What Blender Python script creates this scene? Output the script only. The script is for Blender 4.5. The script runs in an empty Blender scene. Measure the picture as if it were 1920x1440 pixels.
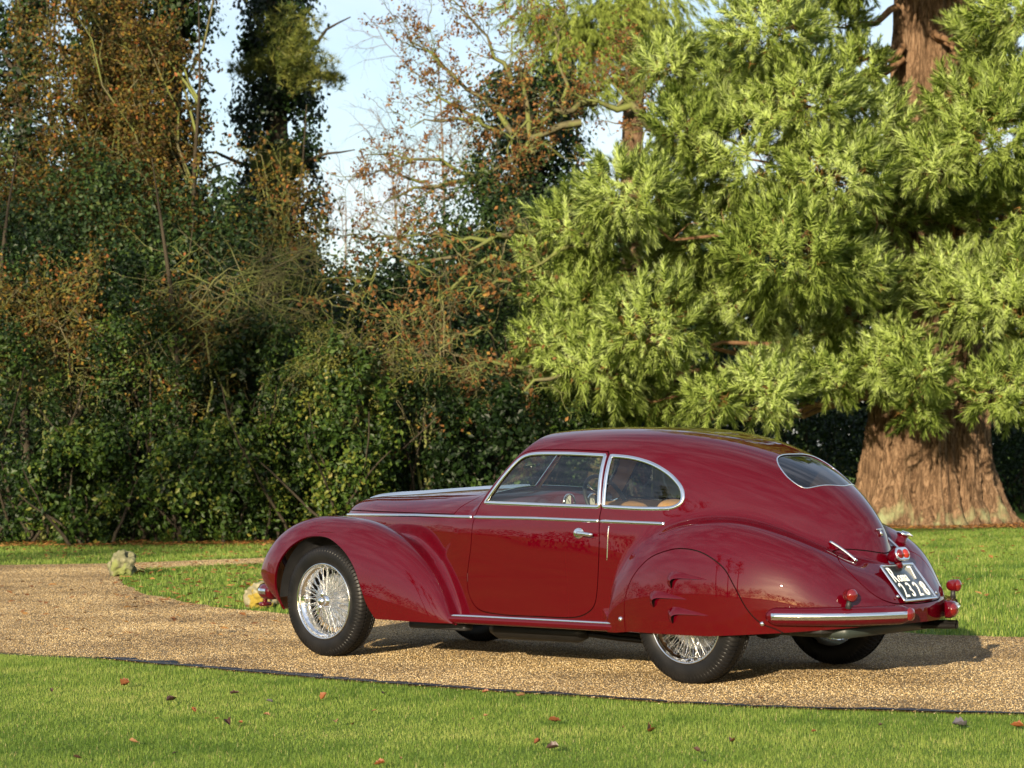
import bpy, math, random
import numpy as np
from mathutils import Vector, Matrix, Euler

rng = np.random.default_rng(7)
random.seed(7)
scene = bpy.context.scene
COL = scene.collection

# ------------------------------------------------------------------ camera
CAM = Vector((11.0194, -11.3704, 1.3504))
YAW, PITCH, ROLL, FPX = -0.7244, 0.0291, -0.0087, 4312.4
_fw = Vector((math.sin(YAW) * math.cos(PITCH), math.cos(YAW) * math.cos(PITCH), math.sin(PITCH)))
_rt = Vector((math.cos(YAW), -math.sin(YAW), 0.0))
_up = _rt.cross(_fw)
_c, _s = math.cos(ROLL), math.sin(ROLL)
_rt, _up = _c * _rt + _s * _up, -_s * _rt + _c * _up
cam_data = bpy.data.cameras.new('camera')
cam = bpy.data.objects.new('camera', cam_data)
COL.objects.link(cam)
cam.matrix_world = Matrix(((_rt.x, _up.x, -_fw.x, CAM.x), (_rt.y, _up.y, -_fw.y, CAM.y), (_rt.z, _up.z, -_fw.z, CAM.z), (0, 0, 0, 1)))
cam_data.sensor_width = 36.0
cam_data.lens = FPX / 1920.0 * 36.0
cam_data.clip_start = 0.1
cam_data.clip_end = 3000.0
cam_data.dof.use_dof = True
cam_data.dof.focus_distance = 14.2
cam_data.dof.aperture_fstop = 5.2
scene.camera = cam

# ------------------------------------------------------------------ sky and sun
SUN_EL = math.radians(14.5)
SUN_DIR = Vector((-0.40, 0.917, 0.0)).normalized()          # the way the light travels, on plan
world = bpy.data.worlds.new('World')
scene.world = world
world.use_nodes = True
wn = world.node_tree
wn.nodes.clear()
w_out = wn.nodes.new('ShaderNodeOutputWorld')
w_bg = wn.nodes.new('ShaderNodeBackground')
w_sky = wn.nodes.new('ShaderNodeTexSky')
w_sky.sky_type = 'NISHITA'
w_sky.sun_disc = False
w_sky.sun_elevation = SUN_EL
# azimuth of the sun itself, clockwise from +Y
w_sky.sun_rotation = math.atan2(-SUN_DIR.x, -SUN_DIR.y)
w_sky.air_density = 1.0
w_sky.dust_density = 1.2
w_sky.ozone_density = 1.0
w_bg.inputs['Strength'].default_value = 0.086
# thin high cloud over the whole sky
w_tc = wn.nodes.new('ShaderNodeTexCoord')
w_mp = wn.nodes.new('ShaderNodeMapping'); w_mp.inputs['Scale'].default_value = (1.0, 2.6, 4.5); w_mp.inputs['Rotation'].default_value = (0.2, 0.1, 0.6)
w_ns = wn.nodes.new('ShaderNodeTexNoise'); w_ns.inputs['Scale'].default_value = 2.2; w_ns.inputs['Detail'].default_value = 7; w_ns.inputs['Roughness'].default_value = .58; w_ns.inputs['Distortion'].default_value = .5
w_rp = wn.nodes.new('ShaderNodeMapRange'); w_rp.inputs[1].default_value = .40; w_rp.inputs[2].default_value = .72; w_rp.inputs[3].default_value = .10; w_rp.inputs[4].default_value = .62
w_mx = wn.nodes.new('ShaderNodeMix'); w_mx.data_type = 'RGBA'; w_mx.inputs[7].default_value = (6.2, 6.5, 7.4, 1)
wn.links.new(w_tc.outputs['Generated'], w_mp.inputs[0]); wn.links.new(w_mp.outputs[0], w_ns.inputs['Vector']); wn.links.new(w_ns.outputs[0], w_rp.inputs[0])
wn.links.new(w_rp.outputs[0], w_mx.inputs[0]); wn.links.new(w_sky.outputs[0], w_mx.inputs[6]); wn.links.new(w_mx.outputs[2], w_bg.inputs['Color'])
wn.links.new(w_bg.outputs[0], w_out.inputs['Surface'])

sun_data = bpy.data.lights.new('sun', 'SUN')
sun_data.energy = 5.0
sun_data.angle = math.radians(0.55)
sun_data.color = (1.0, 0.84, 0.60)
sun = bpy.data.objects.new('sun', sun_data)
COL.objects.link(sun)
_ld = Vector((SUN_DIR.x * math.cos(SUN_EL), SUN_DIR.y * math.cos(SUN_EL), -math.sin(SUN_EL)))
sun.rotation_euler = _ld.to_track_quat('-Z', 'Y').to_euler()
sun.location = (-10, -40, 12)

scene.view_settings.view_transform = 'Standard'
scene.view_settings.look = 'None'
scene.view_settings.gamma = 1.0
scene.view_settings.use_curve_mapping = False
scene.view_settings.exposure = 1.12
scene.cycles.max_bounces = 8
scene.cycles.transparent_max_bounces = 8
scene.cycles.use_denoising = True


# ------------------------------------------------------------------ helpers
def srgb(r, g, b):
    f = lambda c: ((c / 255 + 0.055) / 1.055) ** 2.4 if c > 10 else c / 255 / 12.92
    return (f(r), f(g), f(b), 1.0)


def tag(o, label=None, cat=None, group=None, kind=None):
    if label: o['label'] = label
    if cat: o['category'] = cat
    if group: o['group'] = group
    if kind: o['kind'] = kind
    return o


def empty(name, loc=(0, 0, 0), rz=0.0, parent=None):
    o = bpy.data.objects.new(name, None)
    COL.objects.link(o)
    o.location = loc
    o.rotation_euler = (0, 0, rz)
    o.empty_display_size = 0.2
    o.parent = parent
    return o


def link(name, me, parent=None):
    o = bpy.data.objects.new(name, me)
    COL.objects.link(o)
    o.parent = parent
    return o


def make_mesh(name, V, faces, mat=None, smooth=True, normals=None, attr=None):
    """V (n,3); faces: int array (m,k) or list of such arrays."""
    V = np.asarray(V, np.float32)
    if not isinstance(faces, list) or np.ndim(faces[0]) < 2: faces = [faces]
    faces = [np.asarray(f, np.int32) for f in faces if len(f)]
    me = bpy.data.meshes.new(name)
    me.vertices.add(len(V))
    me.vertices.foreach_set('co', V.ravel())
    nl = sum(f.size for f in faces)
    npoly = sum(len(f) for f in faces)
    me.loops.add(nl)
    me.polygons.add(npoly)
    me.loops.foreach_set('vertex_index', np.concatenate([f.ravel() for f in faces]))
    tot = np.concatenate([np.full(len(f), f.shape[1], np.int32) for f in faces])
    me.polygons.foreach_set('loop_start', np.concatenate([[0], np.cumsum(tot)[:-1]]).astype(np.int32))
    me.polygons.foreach_set('use_smooth', np.full(npoly, smooth, bool))
    if attr is not None:
        a = me.attributes.new('tint', 'FLOAT', 'POINT')
        a.data.foreach_set('value', np.asarray(attr, np.float32))
    me.update(calc_edges=True)
    if normals is not None:
        me.normals_split_custom_set_from_vertices(np.asarray(normals, np.float32))
    if mat is not None: me.materials.append(mat)
    return me


def obj(name, V, faces, mat=None, parent=None, **kw):
    return link(name, make_mesh(name, V, faces, mat, **kw), parent)


class Geo:
    """collects quads and tris of one part"""
    def __init__(s): s.V = []; s.Q = []; s.T = []; s.n = 0
    def add(s, V, F):
        V = np.asarray(V, float); F = np.asarray(F, int)
        if len(F):
            (s.Q if F.shape[1] == 4 else s.T).append(F + s.n)
        s.V.append(V); s.n += len(V); return s
    def obj(s, name, mat, parent=None, **kw):
        f = []
        if s.Q: f.append(np.concatenate(s.Q))
        if s.T: f.append(np.concatenate(s.T))
        return obj(name, np.concatenate(s.V), f, mat, parent, **kw)


def tube(P, R, sides=8, cap=True):
    """tapered tube along points P with radii R -> V, quads (ends closed by a tip vertex fan of quads)"""
    P = np.asarray(P, float); n = len(P)
    R = np.broadcast_to(np.asarray(R, float), (n,))
    T = np.gradient(P, axis=0); T /= np.linalg.norm(T, axis=1)[:, None] + 1e-12
    ref = np.array([0, 0, 1.0]) if abs(T[0, 2]) < .9 else np.array([1.0, 0, 0])
    A = np.cross(T, ref)
    bad = np.linalg.norm(A, axis=1) < 1e-3
    A[bad] = np.cross(T[bad], [0.3, 1, 0.1])
    A /= np.linalg.norm(A, axis=1)[:, None]
    B = np.cross(T, A)
    a = np.linspace(0, 2 * np.pi, sides, endpoint=False)
    V = P[:, None] + R[:, None, None] * (A[:, None] * np.cos(a)[None, :, None] + B[:, None] * np.sin(a)[None, :, None])
    V = V.reshape(-1, 3)
    i = np.arange(n - 1)[:, None] * sides; j = np.arange(sides)[None]
    k = (j + 1) % sides
    Q = np.stack([i + j, i + k, i + sides + k, i + sides + j], -1).reshape(-1, 4)
    if cap:
        V = np.concatenate([V, P[:1], P[-1:]])
        c0, c1 = n * sides, n * sides + 1
        jj = np.arange(0, sides, 2)
        q0 = np.stack([np.full(len(jj), c0), (jj + 2) % sides, (jj + 1) % sides, jj], -1) if sides % 2 == 0 else np.zeros((0, 4), int)
        b = (n - 1) * sides
        q1 = np.stack([np.full(len(jj), c1), b + jj, b + (jj + 1) % sides, b + (jj + 2) % sides], -1) if sides % 2 == 0 else np.zeros((0, 4), int)
        Q = np.concatenate([Q, q0, q1])
    return V, Q


def lathe(prof, seg=48, axis='y', closed=False):
    """prof: (r, h) pairs; revolve round axis"""
    prof = np.asarray(prof, float); n = len(prof)
    a = np.linspace(0, 2 * np.pi, seg, endpoint=False)
    r, h = prof[:, 0], prof[:, 1]
    C = r[:, None] * np.cos(a); S = r[:, None] * np.sin(a); H = np.broadcast_to(h[:, None], C.shape)
    if axis == 'y': V = np.stack([C, H, S], -1)
    elif axis == 'x': V = np.stack([H, C, S], -1)
    else: V = np.stack([C, S, H], -1)
    V = V.reshape(-1, 3)
    m = n if closed else n - 1
    i = np.arange(m)[:, None] * seg; i2 = ((np.arange(m) + 1) % n)[:, None] * seg
    j = np.arange(seg)[None]; k = (j + 1) % seg
    Q = np.stack([i + j, i + k, i2 + k, i2 + j], -1).reshape(-1, 4)
    return V, Q


def box(cx, cy, cz, sx, sy, sz, bev=0.0):
    """box with chamfered edges"""
    if bev <= 0: bev = min(sx, sy, sz) * 0.08
    h = np.array([sx, sy, sz]) / 2
    vs = []; idx = {}
    for sgx in (-1, 1):
        for sgy in (-1, 1):
            for sgz in (-1, 1):
                s = np.array([sgx, sgy, sgz])
                for ax in range(3):
                    p = s * (h - bev); p[ax] = s[ax] * h[ax]
                    idx[(sgx, sgy, sgz, ax)] = len(vs); vs.append(p)
    Q = []; T = []
    I = lambda s, ax: idx[(*s, ax)]
    for ax in range(3):
        b, c = [(1, 2), (2, 0), (0, 1)][ax]
        for sg in (-1, 1):
            q = []
            for (u, v) in ((-1, -1), (1, -1), (1, 1), (-1, 1)):
                s = [0, 0, 0]; s[ax] = sg; s[b] = u; s[c] = v; q.append(I(s, ax))
            Q.append(q if sg > 0 else q[::-1])
    for ax in range(3):                       # edge chamfers along ax
        b, c = [(1, 2), (2, 0), (0, 1)][ax]
        for u in (-1, 1):
            for v in (-1, 1):
                s0 = [0, 0, 0]; s0[ax] = -1; s0[b] = u; s0[c] = v
                s1 = list(s0); s1[ax] = 1
                q = [I(s0, b), I(s1, b), I(s1, c), I(s0, c)]
                Q.append(q if u * v < 0 else q[::-1])
    for sgx in (-1, 1):
        for sgy in (-1, 1):
            for sgz in (-1, 1):
                s = (sgx, sgy, sgz)
                t = [I(s, 0), I(s, 1), I(s, 2)]
                if sgx * sgy * sgz < 0: t = t[::-1]
                T.append(t)
    return np.array(vs) + np.array([cx, cy, cz]), np.array(Q), np.array(T)


def add_box(g, *a, **k):
    V, Q, T = box(*a, **k)
    n0 = g.n
    g.add(V, Q); g.T.append(T + n0)
    return g


# ------------------------------------------------------------------ materials
def new_mat(name):
    m = bpy.data.materials.new(name)
    m.use_nodes = True
    nt = m.node_tree
    b = nt.nodes['Principled BSDF']
    return m, nt, b


def simple(name, col, rough=0.5, metal=0.0, coat=0.0, spec=0.5, noise=0.0, nscale=20.0):
    m, nt, b = new_mat(name)
    b.inputs['Base Color'].default_value = (*col[:3], 1)
    b.inputs['Roughness'].default_value = rough
    b.inputs['Metallic'].default_value = metal
    b.inputs['Coat Weight'].default_value = coat
    b.inputs['Coat Roughness'].default_value = 0.02
    b.inputs['Specular IOR Level'].default_value = spec
    if noise > 0:
        n = nt.nodes.new('ShaderNodeTexNoise'); n.inputs['Scale'].default_value = nscale; n.inputs['Detail'].default_value = 6
        r = nt.nodes.new('ShaderNodeMapRange'); r.inputs[3].default_value = 1 - noise; r.inputs[4].default_value = 1 + noise
        mx = nt.nodes.new('ShaderNodeMix'); mx.data_type = 'RGBA'; mx.blend_type = 'MULTIPLY'; mx.inputs[0].default_value = 1
        mx.inputs[6].default_value = (*col[:3], 1)
        tc = nt.nodes.new('ShaderNodeTexCoord')
        nt.links.new(tc.outputs['Object'], n.inputs['Vector'])
        nt.links.new(n.outputs[0], r.inputs[0]); nt.links.new(r.outputs[0], mx.inputs[7]); nt.links.new(mx.outputs[2], b.inputs['Base Color'])
        rr = nt.nodes.new('ShaderNodeMapRange'); rr.inputs[3].default_value = max(rough - .12, 0.02); rr.inputs[4].default_value = min(rough + .12, 1)
        nt.links.new(n.outputs[0], rr.inputs[0]); nt.links.new(rr.outputs[0], b.inputs['Roughness'])
    return m
# ------------------------------------------------------------------ ground, drive, edging
def nodes_chain(nt): return nt.nodes.new, nt.links.new


def m_lawn_soil():
    m, nt, b = new_mat('lawn_turf')
    nn, ln = nodes_chain(nt)
    tc = nn('ShaderNodeTexCoord')
    n1 = nn('ShaderNodeTexNoise'); n1.inputs['Scale'].default_value = .55; n1.inputs['Detail'].default_value = 5
    n2 = nn('ShaderNodeTexNoise'); n2.inputs['Scale'].default_value = 38; n2.inputs['Detail'].default_value = 6
    r1 = nn('ShaderNodeValToRGB'); e = r1.color_ramp.elements
    e[0].position = .32; e[0].color = (.085, .155, .020, 1); e[1].position = .68; e[1].color = (.165, .24, .036, 1)
    r2 = nn('ShaderNodeValToRGB'); e = r2.color_ramp.elements
    e[0].position = .3; e[0].color = (.45, .5, .4, 1); e[1].position = .7; e[1].color = (1.25, 1.2, 1.05, 1)
    mx = nn('ShaderNodeMix'); mx.data_type = 'RGBA'; mx.blend_type = 'MULTIPLY'; mx.inputs[0].default_value = 1
    ln(tc.outputs['Object'], n1.inputs['Vector']); ln(tc.outputs['Object'], n2.inputs['Vector'])
    ln(n1.outputs[0], r1.inputs[0]); ln(n2.outputs[0], r2.inputs[0]); ln(r1.outputs[0], mx.inputs[6]); ln(r2.outputs[0], mx.inputs[7])
    ln(mx.outputs[2], b.inputs['Base Color'])
    bp = nn('ShaderNodeBump'); bp.inputs['Strength'].default_value = .9; bp.inputs['Distance'].default_value = .03
    n3 = nn('ShaderNodeTexNoise'); n3.inputs['Scale'].default_value = 55; n3.inputs['Detail'].default_value = 5
    ln(tc.outputs['Object'], n3.inputs['Vector']); ln(n3.outputs[0], bp.inputs['Height']); ln(bp.outputs[0], b.inputs['Normal'])
    b.inputs['Roughness'].default_value = .85; b.inputs['Specular IOR Level'].default_value = .15
    return m


STONE_COLS = [(.0, (.045, .034, .022)), (.16, (.135, .095, .050)), (.34, (.275, .195, .085)), (.52, (.36, .270, .130)), (.66, (.20, .168, .125)), (.84, (.455, .365, .205)), (1.0, (.58, .515, .39))]


def ramp(nt, stops, interp='LINEAR'):
    r = nt.nodes.new('ShaderNodeValToRGB'); r.color_ramp.interpolation = interp
    e = r.color_ramp.elements
    while len(e) < len(stops): e.new(.5)
    for k, (p, c) in enumerate(stops): e[k].position = p; e[k].color = (*c[:3], 1)
    return r


def m_gravel_bed():
    m, nt, b = new_mat('gravel_bed')
    nn, ln = nodes_chain(nt)
    tc = nn('ShaderNodeTexCoord')
    v = nn('ShaderNodeTexVoronoi'); v.inputs['Scale'].default_value = 115; v.feature = 'F1'
    ln(tc.outputs['Object'], v.inputs['Vector'])
    sep = nn('ShaderNodeSeparateColor'); ln(v.outputs['Color'], sep.inputs[0])
    r = ramp(nt, STONE_COLS); ln(sep.outputs[0], r.inputs[0])
    n1 = nn('ShaderNodeTexNoise'); n1.inputs['Scale'].default_value = .8; n1.inputs['Detail'].default_value = 6; ln(tc.outputs['Object'], n1.inputs['Vector'])
    r2 = ramp(nt, [(.36, (.55, .50, .45)), (.62, (.98, .92, .84))]); ln(n1.outputs[0], r2.inputs[0])
    mx = nn('ShaderNodeMix'); mx.data_type = 'RGBA'; mx.blend_type = 'MULTIPLY'; mx.inputs[0].default_value = 1
    ln(r.outputs[0], mx.inputs[6]); ln(r2.outputs[0], mx.inputs[7]); ln(mx.outputs[2], b.inputs['Base Color'])
    inv = nn('ShaderNodeMath'); inv.operation = 'SUBTRACT'; inv.inputs[0].default_value = 1; ln(v.outputs['Distance'], inv.inputs[1])
    bp = nn('ShaderNodeBump'); bp.inputs['Strength'].default_value = 1.0; bp.inputs['Distance'].default_value = .007
    ln(inv.outputs[0], bp.inputs['Height']); ln(bp.outputs[0], b.inputs['Normal'])
    b.inputs['Roughness'].default_value = .75; b.inputs['Specular IOR Level'].default_value = .25
    return m


def m_random_stone():
    m, nt, b = new_mat('gravel_stone')
    oi = nt.nodes.new('ShaderNodeObjectInfo')
    r = ramp(nt, STONE_COLS); nt.links.new(oi.outputs['Random'], r.inputs[0])
    ge = nt.nodes.new('ShaderNodeNewGeometry'); n1 = nt.nodes.new('ShaderNodeTexNoise'); n1.inputs['Scale'].default_value = .8; n1.inputs['Detail'].default_value = 6; nt.links.new(ge.outputs['Position'], n1.inputs['Vector'])
    r2 = ramp(nt, [(.36, (.62, .56, .50)), (.62, (1.12, 1.06, .96))]); nt.links.new(n1.outputs[0], r2.inputs[0])
    mx = nt.nodes.new('ShaderNodeMix'); mx.data_type = 'RGBA'; mx.blend_type = 'MULTIPLY'; mx.inputs[0].default_value = 1
    nt.links.new(r.outputs[0], mx.inputs[6]); nt.links.new(r2.outputs[0], mx.inputs[7]); nt.links.new(mx.outputs[2], b.inputs['Base Color'])
    b.inputs['Roughness'].default_value = .6; b.inputs['Specular IOR Level'].default_value = .3
    return m


LAWN = m_lawn_soil(); GRAVEL = m_gravel_bed(); STONE_M = m_random_stone()


def wobble(P, amp, seed):
    r_ = np.random.default_rng(seed); Q = P.copy()
    n = len(P); t = np.arange(n)
    Q[:, 1] += amp * np.interp(t, np.arange(0, n + 3, 3), r_.normal(size=len(np.arange(0, n + 3, 3)))) + amp * .5 * r_.normal(size=n)
    return Q


# outlines measured on the ground plane
NEAR_EDGE = resample_ = None
def polyline(P, step=.12):
    P = np.asarray(P, float); d = np.concatenate([[0], np.cumsum(np.linalg.norm(np.diff(P, axis=0), axis=1))])
    t = np.arange(0, d[-1], step); return np.stack([np.interp(t, d, P[:, 0]), np.interp(t, d, P[:, 1])], 1)


near_edge = wobble(polyline([(-40, -3.2), (-12, -2.3), (-5, -2.05), (-1.97, -1.96), (-1.05, -1.80), (1.07, -1.86), (2.26, -1.77), (3.32, -1.66), (4.23, -1.47), (5.25, -1.0), (7, .2), (10, 2.0)]), .012, 1)
far_edge = wobble(polyline([(-8.0, 18), (-9.0, 11), (-9.7, 8.2), (-10.05, 7.0), (-10.1, 6.1), (-9.6, 5.25), (-8.5, 4.3), (-6.51, 2.97), (-4.31, 2.0), (-3.22, 1.8), (-1, 2.2), (1.66, 3.2), (2.31, 3.02), (2.9, 3.2), (6, 4.4), (10, 6.6)]), .02, 2)
back_edge = wobble(polyline([(-40, -14), (-22, -3.2), (-15.5, 2.6), (-12.47, 5.65), (-11.55, 6.6), (-11.1, 8.3), (-10.4, 11), (-9.4, 18)]), .02, 3)
drive_poly = np.concatenate([near_edge, far_edge[::-1], back_edge[::-1]])


def fill(name, poly, z, mat):
    """flat sheet with the outline poly"""
    import bmesh
    bm = bmesh.new()
    vs = [bm.verts.new((p[0], p[1], z)) for p in poly]
    es = [bm.edges.new((vs[i], vs[(i + 1) % len(vs)])) for i in range(len(vs))]
    bmesh.ops.triangle_fill(bm, use_beauty=True, edges=es, normal=(0, 0, 1))
    me = bpy.data.meshes.new(name); bm.to_mesh(me); bm.free(); me.materials.append(mat)
    return link(name, me)


g0 = obj('ground', [(-1200, -1200, 0), (1200, -1200, 0), (1200, 1200, 0), (-1200, 1200, 0)], [[0, 1, 2, 3]], LAWN); tag(g0, kind='structure')
dr = fill('gravel_drive', drive_poly, .005, GRAVEL); tag(dr, kind='structure')

# dark tarred edging that shows between the turf and the gravel
m_edge = simple('tarred_edging', (.030, .036, .055), .7, noise=.5, nscale=22)
ed = near_edge[(near_edge[:, 0] > -2.2) & (near_edge[:, 0] < 6)]
r_ = np.random.default_rng(5)
wdt = np.clip(np.interp(ed[:, 0], [-2.2, -1.1, -.95, 1.2, 2.4, 3.2, 6], [.0, .0, .13, .12, .09, .06, .05]) * (1 + .35 * r_.normal(size=len(ed))), .004, .2)
t_ = np.gradient(ed, axis=0); t_ /= np.linalg.norm(t_, axis=1)[:, None]; nrm = np.stack([-t_[:, 1], t_[:, 0]], 1)
A = ed - nrm * .02; B = ed + nrm * wdt[:, None]
V = np.concatenate([np.c_[A, np.full(len(ed), .016)], np.c_[B, np.full(len(ed), .013)], np.c_[B + nrm * .004, np.full(len(ed), .002)]])
n = len(ed); i = np.arange(n - 1)
Q = np.concatenate([np.stack([i, i + 1, i + n + 1, i + n], 1), np.stack([i + n, i + n + 1, i + 2 * n + 1, i + 2 * n], 1)])
tag(obj('drive_edging', V, Q[:, ::-1], m_edge), kind='structure')


def inside_poly(poly, P):
    ins = np.zeros(len(P), bool); A = poly; B = np.roll(poly, -1, 0)
    for a, b in zip(A, B):
        cr = (a[1] > P[:, 1]) != (b[1] > P[:, 1])
        if cr.any():
            xi = a[0] + (P[cr, 1] - a[1]) * (b[0] - a[0]) / (b[1] - a[1]); ii = np.where(cr)[0]; ins[ii] ^= P[cr, 0] < xi
    return ins


_fwn = np.array(_fw); _rtn = np.array(_rt); _upn = np.array(_up); _camn = np.array(CAM)
def in_view(P, pad=60):
    d = P - _camn; z = d @ _fwn; u = 960 + FPX * (d @ _rtn) / z; v = 720 - FPX * (d @ _upn) / z
    return (u > -pad) & (u < 1920 + pad) & (v < 1440 + pad) & (z > 1)


# loose stones on the drive: geometry-node scatter over points that carry a random id
def scatter_points(name, P, mat, smin_, smax_, kind='stuff', label=None, cat=None):
    me = bpy.data.meshes.new(name); me.vertices.add(len(P)); me.vertices.foreach_set('co', np.asarray(P, np.float32).ravel()); me.update()
    o = link(name, me); me.materials.append(mat)
    ng = bpy.data.node_groups.new(name + '_scatter', 'GeometryNodeTree')
    ng.interface.new_socket('Geometry', in_out='INPUT', socket_type='NodeSocketGeometry'); ng.interface.new_socket('Geometry', in_out='OUTPUT', socket_type='NodeSocketGeometry')
    nn = ng.nodes.new; ln = ng.links.new
    gi = nn('NodeGroupInput'); go = nn('NodeGroupOutput')
    ico = nn('GeometryNodeMeshIcoSphere'); ico.inputs['Radius'].default_value = 1.0; ico.inputs['Subdivisions'].default_value = 1
    sm = nn('GeometryNodeSetMaterial'); sm.inputs['Material'].default_value = mat; ln(ico.outputs[0], sm.inputs[0])
    iop = nn('GeometryNodeInstanceOnPoints'); ln(gi.outputs[0], iop.inputs['Points']); ln(sm.outputs[0], iop.inputs['Instance'])
    rs = nn('FunctionNodeRandomValue'); rs.data_type = 'FLOAT_VECTOR'; rs.inputs[0].default_value = (smin_, smin_, smin_ * .6); rs.inputs[1].default_value = (smax_, smax_ * .8, smax_ * .62); ln(rs.outputs[0], iop.inputs['Scale'])
    rr = nn('FunctionNodeRandomValue'); rr.data_type = 'FLOAT_VECTOR'; rr.inputs[0].default_value = (-.4, -.4, 0); rr.inputs[1].default_value = (.4, .4, 6.28); rr.inputs['Seed'].default_value = 3; ln(rr.outputs[0], iop.inputs['Rotation'])
    ln(iop.outputs[0], go.inputs[0])
    md = o.modifiers.new('scatter', 'NODES'); md.node_group = ng
    tag(o, label, cat, kind=kind)
    return o


n = 1050000
P = np.stack([rng.uniform(-15, 9, n), rng.uniform(-3.2, 9, n)], 1)
P = P[inside_poly(drive_poly, P)]
P = P[(P[:, 1] > np.interp(P[:, 0], ed[:, 0], ed[:, 1] + wdt)) | (P[:, 0] < -2.2) | (rng.uniform(size=len(P)) < .12)]
P3 = np.c_[P, np.full(len(P), .0065)]
P3 = P3[in_view(P3, 360)]
dist = np.linalg.norm(P3 - _camn, axis=1)
P3 = P3[rng.uniform(size=len(P3)) < np.clip(1.25 - (dist - 12) / 22, .25, 1)]
scatter_points('gravel', P3, STONE_M, .0024, .0055, label='loose tan gravel stones covering the drive', cat='gravel')
# stones kicked over the edging and into the turf
t_ = rng.uniform(0, len(ed) - 1, 900).astype(int)
P = ed[t_] + nrm[t_] * rng.normal(.03, .05, 900)[:, None]
scatter_points('spilt_gravel', np.c_[P, np.full(900, .013)], STONE_M, .003, .006, label='tan gravel stones spilt along the drive edge', cat='gravel')


# ------------------------------------------------------------------ grass
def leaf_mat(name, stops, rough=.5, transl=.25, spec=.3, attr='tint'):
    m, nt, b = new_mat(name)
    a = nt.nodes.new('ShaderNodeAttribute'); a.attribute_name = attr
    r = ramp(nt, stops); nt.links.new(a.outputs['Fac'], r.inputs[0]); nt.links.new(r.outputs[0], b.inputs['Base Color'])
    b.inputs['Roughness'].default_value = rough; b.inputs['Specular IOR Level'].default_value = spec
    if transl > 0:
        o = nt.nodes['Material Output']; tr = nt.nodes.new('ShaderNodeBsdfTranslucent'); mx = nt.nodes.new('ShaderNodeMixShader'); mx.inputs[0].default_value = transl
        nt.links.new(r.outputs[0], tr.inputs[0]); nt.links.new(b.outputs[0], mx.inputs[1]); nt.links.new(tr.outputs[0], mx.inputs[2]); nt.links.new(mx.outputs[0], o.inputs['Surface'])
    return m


GRASS_M = leaf_mat('grass_blade', [(0, (.048, .105, .014)), (.35, (.135, .220, .034)), (.7, (.24, .315, .060)), (.93, (.33, .365, .10)), (1, (.42, .37, .16))], .5, .45, .25)


def patch_noise(P, scale, seed):
    r_ = np.random.default_rng(seed); v = np.zeros(len(P))
    for k in range(7):
        w = r_.normal(size=2) * scale; v += np.sin(P @ w + r_.uniform(0, 6.28))
    return v / 3.7


def grass(name, P, hmin, hmax, width, label, seg2=True, seed=0):
    r_ = np.random.default_rng(seed); n = len(P)
    hh = r_.uniform(hmin, hmax, n) * (1 + .25 * patch_noise(P, 2.5, seed + 1)); hh = np.clip(hh, hmin * .5, hmax * 1.5)
    az = r_.uniform(0, 6.28, n); lean = np.abs(r_.normal(0, .42, n))
    d = np.stack([np.cos(az), np.sin(az)], 1); w = width * r_.uniform(.6, 1.3, n)
    s_ = np.stack([-d[:, 1], d[:, 0]], 1)
    base = np.c_[P, np.zeros(n)]
    L = np.c_[s_ * (w / 2)[:, None], np.zeros(n)]
    mid = base + np.c_[d * (hh * lean * .35)[:, None], hh * .55]
    tip = base + np.c_[d * (hh * lean * 1.1)[:, None], hh * np.clip(1 - .35 * lean, .3, 1)]
    tint = np.clip(.42 + .20 * r_.normal(size=n) + .20 * patch_noise(P, 1.3, seed + 2) + .16 * patch_noise(P, 5, seed + 3) + .10 * patch_noise(P, 14, seed + 4), 0, .92); tint[r_.uniform(size=n) < .025] = 1
    if seg2:
        V = np.stack([base - L, base + L, mid + L * .75, mid - L * .75, tip], 1).reshape(-1, 3); k = np.arange(n)[:, None] * 5
        F = [k + [0, 1, 2, 3], k + [3, 2, 4]]; at = np.repeat(tint, 5)
    else:
        V = np.stack([base - L, base + L, tip], 1).reshape(-1, 3); k = np.arange(n)[:, None] * 3; F = [k + [0, 1, 2]]; at = np.repeat(tint, 3)
    o = obj(name, V, F, GRASS_M, smooth=False, attr=at); tag(o, label, 'grass', kind='stuff')
    return o


def sample(n, x0, x1, y0, y1):
    return np.stack([rng.uniform(x0, x1, n), rng.uniform(y0, y1, n)], 1)


lawn_edge_poly = np.concatenate([near_edge - [0, .045], [(10, -14), (-12, -14)]])
P = sample(1500000, -6, 9, -7.0, 1.2); P = P[inside_poly(lawn_edge_poly, P)]
P = P[in_view(np.c_[P, np.zeros(len(P))], 320)]
grass('lawn_grass', P[:330000], .011, .027, .0032, 'short mown grass of the near lawn below the drive', False, 11)
# lawns beyond the drive
far_poly = np.concatenate([far_edge, [(40, 20), (40, 60), (-8, 60)]]); back_poly = np.concatenate([back_edge, [(-9, 40), (-60, 40), (-60, -14)]])
P = sample(1100000, -14, 10, 1.7, 28); P = P[inside_poly(far_poly, P)]; P3 = np.c_[P, np.zeros(len(P))]; P = P[in_view(P3, 420)]
grass('lawn_grass', P[:190000], .03, .06, .010, 'mown grass of the lawn between drive and giant conifer', False, 12)
P = sample(500000, -24, -8, -2, 16); P = P[inside_poly(back_poly, P)]; P3 = np.c_[P, np.zeros(len(P))]; P = P[in_view(P3, 200)]
grass('lawn_grass', P[:60000], .03, .06, .012, 'narrow strip of sunlit grass before the hedge', False, 13)
# ------------------------------------------------------------------ vegetation helpers
def at(u, v, d):
    """point of the place seen at photo position u, v, d metres in front of the camera"""
    return _camn + d * (_fwn + _rtn * (u - 960) / FPX - _upn * (v - 720) / FPX)


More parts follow.
